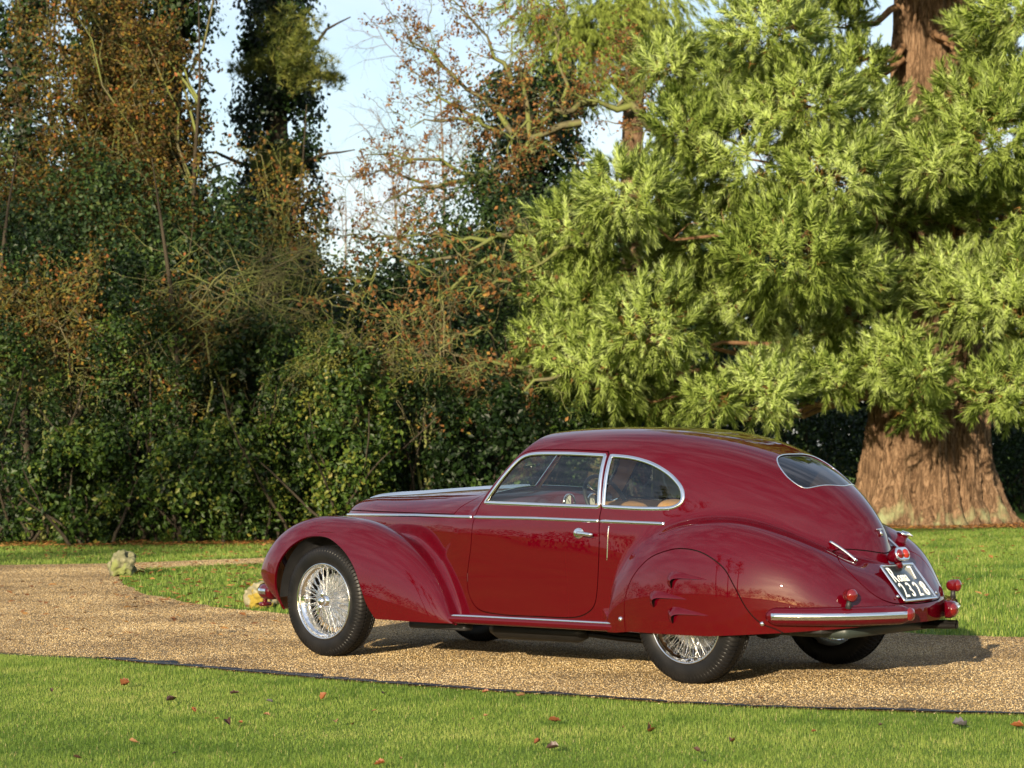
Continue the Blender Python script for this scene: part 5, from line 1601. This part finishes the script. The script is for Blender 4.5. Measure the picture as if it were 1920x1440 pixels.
# twin plate lamp above
pl_c = np.array([3.905, .022, .728])
lampo = empty('plate_lamp', tuple(pl_c), parent=car)
lampo.rotation_euler = (0, -.35, 0); lampo.scale = (1.15, 1.15, 1.15)
sg = np.linspace(0, 2 * np.pi, 36, endpoint=False)
def stadium(r, d):
    P = np.stack([np.cos(sg) * r, np.sin(sg) * r], 1); P[:, 0] += np.where(np.cos(sg) > 0, d, -d); return P
g = Geo(); rings = []
for (r, x_) in ((.008, -.058), (.022, -.050), (.031, -.028), (.034, .0), (.034, .012)):
    s2 = stadium(r, .026 * min(1, r / .03)); rings.append(np.stack([np.full(36, x_), s2[:, 0], s2[:, 1]], 1))
V = np.concatenate(rings); i = np.arange(4)[:, None] * 36; j = np.arange(36)[None]; k = (j + 1) % 36
obj('housing', V, np.stack([i + j, i + k, i + 36 + k, i + 36 + j], -1).reshape(-1, 4), PAINT, lampo)
rings = []
for (r, x_) in ((.034, .010), (.036, .014), (.034, .019), (.029, .020), (.006, .018)):
    s2 = stadium(r, .026); rings.append(np.stack([np.full(36, x_), s2[:, 0], s2[:, 1]], 1))
V = np.concatenate(rings); obj('chrome_bezel', V, np.stack([i + j, i + k, i + 36 + k, i + 36 + j], -1).reshape(-1, 4), CHROME, lampo)
v, q_ = lathe([(.025, .017), (.023, .025), (.015, .031), (0, .034)], 24, 'x')
obj('lens', v + [0, -.027, 0], q_, REDLENS, lampo); obj('lens', v + [0, .027, 0], q_, ORANGELENS, lampo)
sv, sq_ = tube([(-.02, 0, -.02), (-.03, 0, -.06)], [.018, .024], 12); obj('foot', sv, sq_, PAINT, lampo)

# bright bars beside the boot, emblem on the spine, boot knobs, filler
for s_ in (-1, 1):
    t_ = np.linspace(0, 1, 12)[:, None]; p = (1 - t_) * np.array([3.640, .300 * s_, .812]) + t_ * np.array([3.800, .264 * s_, .700]); p[:, 2] += .006 * np.sin(np.pi * t_[:, 0])
    nn = np.tile([[.55, .25 * s_, .79]], (12, 1))
    V, Q = strip(p, nn, .018, .010, closed=False); obj('boot_hinge_bar', V, Q, CHROME_R, car)
p, nn = on_rear([0, 0, 0], [.90, .868, .832])
g = Geo(); V, Q = tube([p[1] + nn[1] * .010, p[2] + nn[2] * .010], [.005, .009], 10); g.add(V, Q)
V, Q = tube([p[1] + nn[1] * .008 + [0, -.03, .002], p[1] + nn[1] * .012, p[1] + nn[1] * .008 + [0, .03, .002]], [.003, .006, .003], 10); g.add(V, Q)
g.obj('spine_emblem', CHROME, car)
for s_ in (-1, 1):
    p, nn = on_rear([.205 * s_], [.497]); v, q_ = lathe([(0, .022), (.009, .020), (.011, .012), (.006, .008), (.006, 0)], 14, 'x')
    rot = np.array(Vector((1, 0, 0)).rotation_difference(Vector(nn[0])).to_matrix()); obj('boot_knob', v @ rot.T + p[0], q_, CHROME, car)
fil = empty('fuel_filler', (3.640, .445, .772), parent=car); fil.rotation_euler = (-.25, .25, 0)
v, q_ = lathe([(.040, -.03), (.034, .0), (.033, .052), (.0, .053)], 28, 'z'); obj('filler_neck', v, q_, PAINT, fil)
v, q_ = lathe([(.034, .052), (.039, .054), (.039, .064), (.030, .070), (0, .072)], 28, 'z'); obj('filler_cap', v, q_, CHROME, fil)
V, Q = tube([(-.01, 0, .074), (.03, 0, .074), (.066, 0, .064)], [.007, .008, .005], 10); obj('cap_lever', V, Q, CHROME, fil)

# ------------------------------------------------------------------ front bumper end (peeps out before the wing)
FB = resample(np.array([(-.62, -.70), (-.72, -.685), (-.80, -.62), (-.835, -.50), (-.85, -.25), (-.85, 0)]), 30, closed=False)
FN = plan_normals(FB)
FN = -FN if FN[10][0] > 0 else FN
V, Q = sweep_plan(FB, FN, bprof, -.01); V, F = capped(V, Q, 30, len(bprof))
for s_ in (1, -1):
    fb = obj('front_bumper', V * [1, s_, 1], [f if s_ > 0 else f[:, ::-1] for f in F], PAINT, car)
    V2, Q2 = sweep_plan(FB[1:], FN[1:], cprof, -.01); obj('chrome_band', V2 * [1, s_, 1], Q2 if s_ > 0 else Q2[:, ::-1], CHROME, fb)
    g = Geo(); add_box(g, -.80, -.60 * s_, .305, .055, .09, .028, bev=.010); add_box(g, -.80, -.60 * s_, .335, .02, .03, .06, bev=.004); g.obj('bumper_bracket', DASH, car)
# grille bars and headlamps complete the nose
gr = []
for i in range(7):
    z0 = .46 + i * .055
    y_ = np.linspace(-.12, .12, 14); lo = np.full(14, -.9); hi = np.full(14, .2)
    for it in range(26):
        m = (lo + hi) / 2; ins = car_f(m, y_, np.full(14, z0)) < 0; hi = np.where(ins, m, hi); lo = np.where(ins, lo, m)
    V, Q = tube(np.stack([lo - .004, y_, np.full(14, z0)], 1), .008, 8); obj('grille_bar', V, Q, CHROME, car)
for s_ in (-1, 1):
    v, q_ = lathe([(0, -.02), (.06, -.012), (.088, .0), (.094, .012), (.088, .05)], 32, 'x')
    hl = obj('headlamp', v + [-.60, .62 * s_, .62], q_, CHROME, car)

# ------------------------------------------------------------------ underside
g = Geo(); add_box(g, 1.75, 0, .335, 4.1, 1.26, .05, bev=.01); g.obj('floor_pan', UNDER, car)
g = Geo(); add_box(g, .86, -.60, .232, .50, .09, .05, bev=.012); g.obj('chassis_rail', UNDER, car)
V, Q = tube([(1.18, -.46, .215), (1.25, -.46, .215), (1.9, -.46, .22), (1.97, -.46, .22)], [.03, .062, .062, .03], 18); obj('silencer', V, Q, EXH, car)
V, Q = tube([(1.95, -.45, .215), (2.2, -.44, .20), (2.5, -.40, .185), (2.75, -.30, .21), (3.1, -.1, .27), (3.6, .2, .29), (3.8, .31, .30), (4.10, .31, .312)], .018, 14, cap=False); obj('exhaust_pipe', V, Q, EXH, car)
V, Q = tube([(1.95, -.40, .235), (2.2, -.38, .22), (2.5, -.33, .205), (2.75, -.22, .23), (3.1, .0, .28), (3.6, .27, .30), (3.8, .365, .315), (4.07, .365, .325)], .016, 14, cap=False); obj('exhaust_pipe', V, Q, EXH, car)
V, Q = tube([(2.99, -.66, .36), (2.99, -.15, .34), (2.99, .15, .34), (2.99, .66, .36)], [.045, .06, .06, .045], 14); obj('rear_axle', V, Q, UNDER, car)
v, q_ = lathe([(0, -.12), (.08, -.10), (.13, -.03), (.13, .03), (.08, .10), (0, .12)], 22, 'y'); obj('differential', v + [2.99, 0, .335], q_, UNDER, car)
g = Geo(); add_box(g, 3.62, -.05, .315, .52, .9, .075, bev=.025); g.obj('fuel_tank', simple('tank_paint', (.022, .030, .026), .5), car)
for s_ in (-1, 1):
    a = np.linspace(.02, np.pi - .02, 28); r = .455
    A = np.stack([-np.cos(a) * r, np.zeros(28), .3675 + np.sin(a) * r], 1)
    V = np.concatenate([A + [0, -.80, 0], A + [0, -.44, 0], [[0, -.44, .3675]]])
    Q = np.stack([np.arange(27), np.arange(27) + 1, np.arange(27) + 29, np.arange(27) + 28], 1)
    T_ = np.stack([np.arange(27) + 28, np.arange(27) + 29, np.full(27, 56)], 1)
    for x0, nm in ((0.02, 'front'), (2.99, 'rear')):
        obj('wheel_well', (V + [x0, 0, 0]) * [1, -s_, 1], [Q, T_], UNDER, car)

# ------------------------------------------------------------------ wheels
def tyre_mesh():
    prof = np.array([(.236, -.060), (.243, -.070), (.254, -.078), (.280, -.086), (.305, -.0875), (.325, -.085), (.340, -.080), (.350, -.074), (.357, -.066), (.3625, -.056), (.3655, -.043), (.3665, -.040), (.3670, -.026), (.3675, -.022), (.3675, 0)])
    prof = np.concatenate([prof, (prof * [1, -1])[:-1][::-1]])
    seg = 84 * 6
    a = np.linspace(0, 2 * np.pi, seg, endpoint=False)
    r = np.broadcast_to(prof[:, 0][:, None], (len(prof), seg)).copy(); h = np.broadcast_to(prof[:, 1][:, None], (len(prof), seg)).copy()
    ph = np.arange(seg) % 6
    groove = (ph < 1)
    for i in range(len(prof)):
        s = abs(prof[i, 1]); rr = prof[i, 0]
        if .318 < rr < .3665 and s > .05:              # shoulder ribs
            sh = .0045 if rr > .335 else .002
            r[i, groove] -= sh; h[i, groove] -= np.sign(prof[i, 1]) * sh * .8
        elif rr >= .366 and s > .022 and s < .042:
            r[i, (ph >= 1) & (ph < 3)] -= .007
        elif s < .022:
            r[i, (ph >= 4)] -= .005
    # circumferential grooves
    for i in range(len(prof)):
        if abs(abs(prof[i, 1]) - .040) < .002 or abs(abs(prof[i, 1]) - .022) < .001: r[i] -= .006
    V = np.stack([r * np.cos(a), h, r * np.sin(a)], -1).reshape(-1, 3)
    n = len(prof); i = np.arange(n - 1)[:, None] * seg; j = np.arange(seg)[None]; k = (j + 1) % seg
    Q = np.stack([i + j, i + k, i + seg + k, i + seg + j], -1).reshape(-1, 4)
    me = make_mesh('tyre', V, Q, RUBBER, smooth=True)
    try: me.set_sharp_from_angle(angle=math.radians(32))
    except Exception: pass
    return me


def wheel_meshes():
    out = {}
    out['tyre'] = tyre_mesh()
    V, Q = lathe([(.249, -.070), (.2515, -.076), (.2495, -.082), (.244, -.083), (.239, -.077), (.236, -.066), (.233, -.055), (.222, -.048), (.212, -.030), (.208, 0), (.212, .030), (.222, .048), (.236, .066), (.246, .080)], 96)
    out['rim'] = make_mesh('rim', V, Q, CHROME)
    V, Q = lathe([(.0, -.085), (.028, -.084), (.036, -.078), (.040, -.066), (.044, -.062), (.046, -.050), (.046, .02), (.060, .035), (.062, .05)], 40)
    out['hub'] = make_mesh('hub', V, Q, CHROME)
    g = Geo()
    V, Q = lathe([(0, -.116), (.012, -.115), (.022, -.110), (.030, -.098), (.034, -.084), (.030, -.080)], 32); g.add(V, Q)
    for s in (-1, 1):
        V, Q = tube([(s * .020, -.094, 0), (s * .045, -.098, s * .006), (s * .078, -.104, s * .012)], [.013, .014, .006], 10)
        V[:, 1] = (V[:, 1] + .098) * .55 - .098; g.add(V, Q)
    f = []
    if g.Q: f.append(np.concatenate(g.Q))
    out['spinner'] = make_mesh('spinner', np.concatenate(g.V), f, CHROME_R)
    g = Geo(); n = 30
    for ring, (hr, hy, ry, tw) in enumerate(((.042, -.062, -.046, .34), (.042, -.056, -.046, -.34), (.055, .030, -.020, .42), (.055, .034, -.006, -.42))):
        m_ = 24
        for k in range(m_):
            a = 2 * math.pi * (k + .25 * ring) / m_
            P0 = (hr * math.cos(a), hy, hr * math.sin(a)); b = a + tw
            rr_ = .224 if ring < 2 else .214; P1 = (rr_ * math.cos(b), ry, rr_ * math.sin(b))
            V, Q = tube([P0, P1], .0027, 5, cap=False); g.add(V, Q)
    out['wire_spokes'] = make_mesh('wire_spokes', np.concatenate(g.V), [np.concatenate(g.Q)], CHROME)
    V, Q = lathe([(.05, .030), (.10, .022), (.165, .020), (.178, .028), (.180, .075)], 56); out['brake_drum'] = make_mesh('brake_drum', V, Q, simple('drum_aluminium', (.42, .42, .42), .35, .9, noise=.2, nscale=30))
    return out


WM = wheel_meshes()
for x0 in (0, 2.99):
    for s_ in (-1, 1):
        w = empty('wheel', (x0, .737 * s_, .3645), parent=car)
        w.rotation_euler = (0, random.uniform(0, 6), math.pi if s_ > 0 else 0)
        for nm, me in WM.items():
            o = link(nm, me, w)
            if nm == 'wire_spokes': o['kind'] = 'stuff'

# ------------------------------------------------------------------ cabin
g = Geo()
x_ = np.array([1.16, 1.20, 1.235, 1.25, 1.25, 1.245]); z_ = np.array([1.085, 1.088, 1.075, 1.045, .95, .86])
for s_ in (1,):
    ys = np.linspace(-.60, .60, 30)
    V = np.stack([np.broadcast_to(x_[:, None], (6, 30)) + .10 * np.abs(ys)[None] * 1.0, np.broadcast_to(ys[None], (6, 30)), np.broadcast_to(z_[:, None], (6, 30)) - .02 * np.abs(ys)[None] ** 2], -1).reshape(-1, 3)
    i = np.arange(5)[:, None] * 30; j = np.arange(29)[None]
    obj('dashboard', V, np.stack([i + j, i + j + 1, i + 30 + j + 1, i + 30 + j], -1).reshape(-1, 4), DASH, car)
for (yy, zz, r) in ((.20, 1.005, .050), (.42, 1.005, .050)):
    ga = empty('gauge', (1.248 + .1 * yy, yy, zz), parent=car)
    v, q_ = lathe([(r * .9, .004), (r, .012), (r * 1.1, .012), (r * 1.14, .0)], 32, 'x'); obj('bezel', v, q_, CHROME, ga)
    v, q_ = lathe([(0, .004), (r * .92, .004)], 32, 'x'); obj('dial', v, q_, DIAL, ga)
    V, Q = tube([(.007, 0, 0), (.007, -r * .4, r * .55)], [.002, .001], 6); obj('needle', V, Q, BLACK, ga)
sw = empty('steering_wheel', (1.46, .36, 1.0), parent=car); sw.rotation_euler = (0, math.radians(-28), 0)
a = np.linspace(0, 2 * np.pi, 49)[:-1]
P = np.stack([np.zeros(48), np.cos(a) * .195, np.sin(a) * .195], 1); b = np.linspace(0, 2 * np.pi, 10, endpoint=False)
C = P[:, None] * (1 + .0) + .0135 * (np.cos(b)[None, :, None] * (P / .195)[:, None] + np.sin(b)[None, :, None] * np.array([1, 0, 0]))
i = np.arange(48)[:, None] * 10; i2 = ((np.arange(48) + 1) % 48)[:, None] * 10; j = np.arange(10)[None]; k = (j + 1) % 10
obj('wheel_rim', C.reshape(-1, 3), np.stack([i + j, i + k, i2 + k, i2 + j], -1).reshape(-1, 4), BLACK, sw)
for an in (.2, 2.3, 4.4):
    V, Q = tube([(0, 0, 0), (0, math.cos(an) * .19, math.sin(an) * .19)], [.010, .006], 8); obj('wheel_spoke', V, Q, CHROME, sw)
V, Q = tube([(.02, 0, 0), (-.25, 0, -.02)], [.022, .02], 12); obj('steering_column', V, Q, BLACK, sw)


def cushion(name, cx, cy, cz, sx, sy, sz, parent, e=.35, tilt=0.0):
    n, m = 20, 28
    u = np.linspace(-np.pi / 2, np.pi / 2, n); v = np.linspace(0, 2 * np.pi, m, endpoint=False)
    f = lambda t: np.sign(t) * np.abs(t) ** e
    X = f(np.cos(u))[:, None] * f(np.cos(v))[None] * sx / 2; Y = f(np.cos(u))[:, None] * f(np.sin(v))[None] * sy / 2; Z = np.broadcast_to(f(np.sin(u))[:, None] * sz / 2, (n, m))
    V = np.stack([X, Y, Z], -1).reshape(-1, 3)
    c, s = math.cos(tilt), math.sin(tilt); V = np.stack([V[:, 0] * c + V[:, 2] * s, V[:, 1], -V[:, 0] * s + V[:, 2] * c], 1) + [cx, cy, cz]
    i = np.arange(n - 1)[:, None] * m; j = np.arange(m)[None]; k = (j + 1) % m
    return obj(name, V, np.stack([i + j, i + k, i + m + k, i + m + j], -1).reshape(-1, 4), TAN, parent)


for yy in (-.33, .33):
    st = empty('front_seat', (1.75, yy, .5), parent=car)
    cushion('seat_cushion', .05, 0, 0, .50, .52, .18, st); cushion('seat_back', .34, 0, .26, .13, .52, .54, st, tilt=.18)
rs = empty('rear_seat', (2.75, 0, .55), parent=car)
cushion('seat_cushion', 0, 0, 0, .5, 1.1, .18, rs); cushion('seat_back', .28, 0, .22, .16, 1.1, .50, rs, tilt=.35)
V, Q = tube([(1.50, 0, 1.385), (1.515, 0, 1.33)], .005, 8); mirror_o = obj('mirror_stem', V, Q, CHROME, car)
g = Geo(); add_box(g, 1.52, 0, 1.315, .02, .16, .045, bev=.008); g.obj('rear_view_mirror', BLACK, car)
P = np.array([(1.150, 0, 1.098), (1.29, 0, 1.235), (1.425, 0, 1.375)]); V, Q = tube(P, .011, 10); obj('windscreen_post', V, Q, CHROME, car)
q = resample(P_WSCR, 90)
def on_front(y, z):
    lo = np.full(y.shape, .9); hi = np.full(y.shape, 1.95)
    for it in range(26):
        m = (lo + hi) / 2; ins = car_f(m, y, z) < 0; hi = np.where(ins, m, hi); lo = np.where(ins, lo, m)
    P = np.stack([hi, y, z], 1); Nn = car_g(P); Nn /= np.linalg.norm(Nn, axis=1)[:, None]; return P, Nn
p, nn = on_front(q[:, 0], q[:, 1]); V, Q = strip(p, nn, .022, .008, sink=.006); both_sides('windscreen_frame', V, Q, CHROME, CAR2)
# ------------------------------------------------------------------ stones
def m_lichen(name, base1, base2, lichen, amount):
    m, nt, b = new_mat(name); nn, ln = nodes_chain(nt); tc = nn('ShaderNodeTexCoord')
    n1 = nn('ShaderNodeTexNoise'); n1.inputs['Scale'].default_value = 16; n1.inputs['Detail'].default_value = 8; ln(tc.outputs['Object'], n1.inputs['Vector'])
    r = ramp(nt, [(.3, base1), (.7, base2)]); ln(n1.outputs[0], r.inputs[0])
    n2 = nn('ShaderNodeTexNoise'); n2.inputs['Scale'].default_value = 7; n2.inputs['Detail'].default_value = 7; ln(tc.outputs['Object'], n2.inputs['Vector'])
    rr = ramp(nt, [(amount, (0, 0, 0)), (amount + .08, (1, 1, 1))]); ln(n2.outputs[0], rr.inputs[0])
    mx = nn('ShaderNodeMix'); mx.data_type = 'RGBA'; ln(rr.outputs[0], mx.inputs[0]); ln(r.outputs[0], mx.inputs[6]); mx.inputs[7].default_value = (*lichen, 1); ln(mx.outputs[2], b.inputs['Base Color'])
    bp = nn('ShaderNodeBump'); bp.inputs['Strength'].default_value = .7; bp.inputs['Distance'].default_value = .02; ln(n1.outputs[0], bp.inputs['Height']); ln(bp.outputs[0], b.inputs['Normal'])
    b.inputs['Roughness'].default_value = .9; b.inputs['Specular IOR Level'].default_value = .1
    return m


def rock(name, label, pos, size, seed, mat, pits=10, squash=1.0):
    r_ = np.random.default_rng(seed); n, m = 44, 64
    u = np.linspace(0, np.pi, n); v = np.linspace(0, 2 * np.pi, m, endpoint=False)
    D = np.stack([np.sin(u)[:, None] * np.cos(v), np.sin(u)[:, None] * np.sin(v), np.broadcast_to(np.cos(u)[:, None], (n, m))], -1).reshape(-1, 3)
    rr = np.ones(len(D))
    for k in range(14): w = r_.normal(size=3) * r_.uniform(1.5, 5); rr += .06 * np.sin(D @ w + r_.uniform(0, 6))
    for k in range(16): w = r_.normal(size=3) * r_.uniform(7, 16); rr += .022 * np.sin(D @ w + r_.uniform(0, 6))
    for k in range(pits):
        c = unit(r_.normal(size=3)); rr -= .22 * np.exp(-((1 - D @ c) / .022) ** 1.2)
    rr = np.minimum(rr, 1.12 + .05 * D[:, 0])
    V = D * rr[:, None] * np.array(size) ; V[:, 2] += size[2] * .72
    i = np.arange(n - 1)[:, None] * m; j = np.arange(m)[None]; k = (j + 1) % m
    o = obj(name, V, np.stack([i + j, i + m + j, i + m + k, i + k], -1).reshape(-1, 4), mat); o.location = pos
    tag(o, label, 'stone', 'boundary stones on the lawn corners'); return o


rock('boundary_stone', 'pale pitted stone standing at the far corner of the lawn', tuple(foot(229, 25.5)), (.17, .15, .17), 201, m_lichen('pitted_stone', (.07, .075, .04), (.22, .21, .13), (.15, .17, .06), .50), 14)
rock('boundary_stone', 'yellow lichened stone peeping out before the car wing', tuple(foot(488, 20.1)), (.15, .14, .13), 202, m_lichen('lichened_stone', (.13, .12, .07), (.27, .25, .17), (.22, .165, .03), .47), 6)

# ------------------------------------------------------------------ fallen leaves
def fallen_leaf_mesh(seed, curl):
    r_ = np.random.default_rng(seed); n, m = 9, 5
    t = np.linspace(0, 1, n); w = np.sin(np.pi * t ** .8) ** .8 * .5 * (1 + .18 * np.sin(t * 18 + seed)); s = np.linspace(-1, 1, m)
    X = (t - .5)[:, None] * np.ones(m); Y = w[:, None] * s[None] * .62
    Z = curl * (np.abs(s)[None] ** 1.5 * w[:, None] * 1.1 + .5 * (t - .5)[:, None] ** 2) + .03 * r_.normal(size=(n, m))
    V = np.stack([X, Y, Z], -1).reshape(-1, 3); i = np.arange(n - 1)[:, None] * m; j = np.arange(m - 1)[None]
    Q = np.stack([i + j, i + j + 1, i + m + j + 1, i + m + j], -1).reshape(-1, 4)
    st = np.array([(-.5, -.012, 0), (-.5, .012, 0), (-.78, .03, .03), (-.78, .01, .03)]); V = np.concatenate([V, st]); Q = np.concatenate([Q, [[n * m, n * m + 1, n * m + 2, n * m + 3]]])
    return V, Q


LEAF_MATS = [simple('fallen_leaf_brown', (.13, .045, .018), .5, noise=.35, nscale=40), simple('fallen_leaf_rust', (.17, .055, .018), .55, noise=.3, nscale=40), simple('fallen_leaf_dark', (.045, .022, .018), .45, noise=.35, nscale=40), simple('fallen_leaf_pale', (.24, .13, .065), .6, noise=.25, nscale=40), simple('fallen_leaf_grey', (.10, .09, .11), .4, noise=.3, nscale=40)]
LEAF_MESH = {}
def fallen(u, v, size, mi, curl, label=None, tilt=.3):
    d = ( _fwn + _rtn * (u - 960) / FPX - _upn * (v - 720) / FPX); t = -(_camn[2] - .028) / d[2]; p = _camn + t * d
    kx = (mi, round(curl, 1), int(u) % 3)
    if kx not in LEAF_MESH:
        V, Q = fallen_leaf_mesh(int(u) % 3 + mi * 5, curl); LEAF_MESH[kx] = make_mesh('fallen_leaf', V, Q, LEAF_MATS[mi])
    o = link('fallen_leaf', LEAF_MESH[kx]); o.location = p; o.scale = (size * .58,) * 3
    o.rotation_euler = (random.uniform(-tilt, tilt), random.uniform(-tilt, tilt), random.uniform(0, 6.28))
    tag(o, label or 'small brown leaf fallen on the near lawn', 'leaf', 'fallen leaves on the near lawn'); return o


for a in [(236, 1284, .105, 0, 1.2, 'upright curled red brown leaf on the near lawn at left', 1.1), (96, 1294, .05, 2, .8, 'narrow dark leaf standing left of the red brown curled one', 1.0), (430, 1357, .10, 2, 1.2, 'dark curled leaf on the lawn below the drive edging', .5),
          (322, 1313, .11, 2, .7, 'flat dark leaf pair below the front of the drive edging', .2), (608, 1307, .085, 1, 1.0, 'rust leaf standing on the lawn under the front wheel', .9), (362, 1332, .06, 1, .9, 'small rust leaf right of the flat dark pair', .7),
          (440, 1300, .09, 2, .5, 'thin dark leaf lying close to the drive edging', .2), (1216, 1372, .12, 1, 1.0, 'large orange brown leaf on the lawn under the rear wheel', .6), (1036, 1403, .10, 2, .8, 'purple brown leaf low in the middle of the lawn', .5),
          (1040, 1352, .11, 0, .6, 'long ragged brown leaf above the purple brown one', .2), (1798, 1360, .14, 4, .7, 'grey blue upturned leaf at the right of the near lawn', .3), (1907, 1362, .11, 1, .7, 'brown leaf cut by the right edge of the photo', .3),
          (1372, 1391, .09, 0, .8, 'brown leaf right of the large orange brown one', .4), (1305, 1407, .06, 2, .9, 'little dark leaf standing right of the lawn centre', .9), (1008, 1392, .07, 1, .8, 'small rust leaf left of the purple brown leaf', .5),
          (250, 1391, .08, 3, .6, 'pale orange leaf on the lower left lawn', .3), (145, 1421, .07, 2, .6, 'dark leaf near the lower left corner', .4), (505, 1315, .07, 4, .5, 'greyish leaf between the two rust leaves', .3), (630, 1354, .07, 3, .6, 'pale leaf below the front wheel on the lawn', .4),
          (712, 1433, .08, 1, .8, 'rust leaf at the bottom edge of the photo', .5), (720, 1300, .09, 2, .4, 'dark flat leaf by the edging under the car sill', .2), (975, 1305, .10, 3, .5, 'pale leaf at the lawn edge under the door', .2), (910, 1298, .07, 1, .6, 'rust leaf on the turf edge under the sill', .3),
          (1425, 1310, .09, 3, .5, 'pale orange leaf at the turf edge behind the rear wheel', .2), (500, 1340, .07, 3, .5, 'faint pinkish leaf above the lower lawn', .3)]:
    fallen(*a[:6], tilt=a[6])
for k in range(12):
    fallen(random.uniform(10, 1910), random.uniform(1330, 1436), random.uniform(.03, .055), random.choice([0, 1, 2, 3]), random.choice([.4, .8]))

# countless leaves lying on the lawns further back and along the hedge
r_ = np.random.default_rng(210)
P = []
for (n, ur, dr_) in [(260, (210, 520), (19.5, 28)), (320, (-40, 520), (29, 34)), (2600, (-60, 960), (33.3, 35)), (2600, (1500, 1960), (37.2, 40)), (110, (1700, 1950), (20, 37)), (160, (0, 560), (16, 24)), (80, (1300, 1920), (26, 37))]:
    us = r_.uniform(*ur, n); ds = r_.uniform(*dr_, n); P.append(np.array([foot(u, d) for u, d in zip(us, ds)]))
P = np.concatenate(P); P[:, 2] = .035 + r_.uniform(0, .02, len(P))
L_LITTER = leaf_mat('leaf_litter', [(0, (.09, .035, .012)), (.5, (.24, .10, .03)), (1, (.40, .22, .07))], .6, .2, .2)
tag(leaf_obj('leaf_litter', [leaves(P, .07, np.tile([[0, 0, 1.0]], (len(P), 1)), r_=r_, flat=.7)], L_LITTER), 'orange brown leaves strewn over the far lawns and hedge foot', 'leaves', kind='stuff')

# ------------------------------------------------------------------ the park behind the photographer (seen mirrored in the paintwork)
r_ = np.random.default_rng(220)
NB = 2600; aa_ = r_.uniform(-2.2, 2.2, NB); bk = -np.array([_fwn[0], _fwn[1]]); bk /= np.linalg.norm(bk); sdv = np.array([-bk[1], bk[0]])
dist_ = r_.uniform(62, 76, NB); hgt_ = 6.2 + 1.6 * np.sin(aa_ * 9) + 1.2 * np.sin(aa_ * 23 + 1) + .8 * np.sin(aa_ * 51)
C = np.c_[(bk[None] * np.cos(aa_)[:, None] + sdv[None] * np.sin(aa_)[:, None]) * dist_[:, None], hgt_ * r_.uniform(0, 1, NB) ** .7]
idx = np.repeat(np.arange(NB), 11); P = C[idx] + r_.normal(size=(len(idx), 3)) * .6; P[:, 2] = np.maximum(P[:, 2], .1)
tag(leaf_obj('far_wood', [leaves(P, .55, None, r_=r_, tint=np.clip(r_.normal(.5, .25, len(P)), 0, 1))], L_FAR), 'belt of dark wood across the park opposite the car', 'wood', kind='stuff')

# tall thin-leaved trees left of and behind the photographer: their shade dapples the wood at left
for k, (x, y, H, s_) in enumerate([(-7, -28, 19, 1), (-3.2, -29.5, 19, 2), (.6, -28, 17.5, 3)]):
    r_ = np.random.default_rng(230 + s_); root = empty('park_tree', (x, y, 0)); tag(root, ['tall thin leaved park tree, mirrored leftmost in the car flank', 'tall park tree, mirrored between two others in the car flank', 'tall park tree, mirrored nearest the car tail'][k], 'tree', 'park trees behind the photographer')
    wt = Wood(); wb = Wood(); Pt, _ = wt.walk((0, 0, 0), (0, 0, 1), H, .22, .03, .04, 0, r_); ends = []
    for b_ in range(26):
        t = r_.uniform(.5, 1); i = min(int(t * 6), 5); a = r_.uniform(0, 6.28)
        Q, _ = wb.walk(Pt[i] + (Pt[i + 1] - Pt[i]) * (t * 6 - i), unit(np.array([math.cos(a), math.sin(a), r_.uniform(.0, .8)])), r_.uniform(1.6, 3.2) * (1.25 - .5 * t), .05, .01, .2, 0, r_)
        for q in range(8):
            j = r_.integers(1, 7); Q2, _ = wb.walk(Q[j], unit(r_.normal(size=3) + [0, 0, .2]), r_.uniform(.5, 1.3), .012, .004, .3, 0, r_); ends.append(Q2)
    wt.mesh('trunk', B_DARK, root, 8); wb.mesh('branches', B_DARK, root, 4)
    E_ = np.array(ends); nl = 4000; kk = r_.integers(0, len(E_), nl); jj = r_.integers(1, 7, nl)
    leaf_obj('crown', [leaves(E_[kk, jj] + r_.normal(0, .14, (nl, 3)), .15, None, r_=r_)], L_AUTUMN, root)
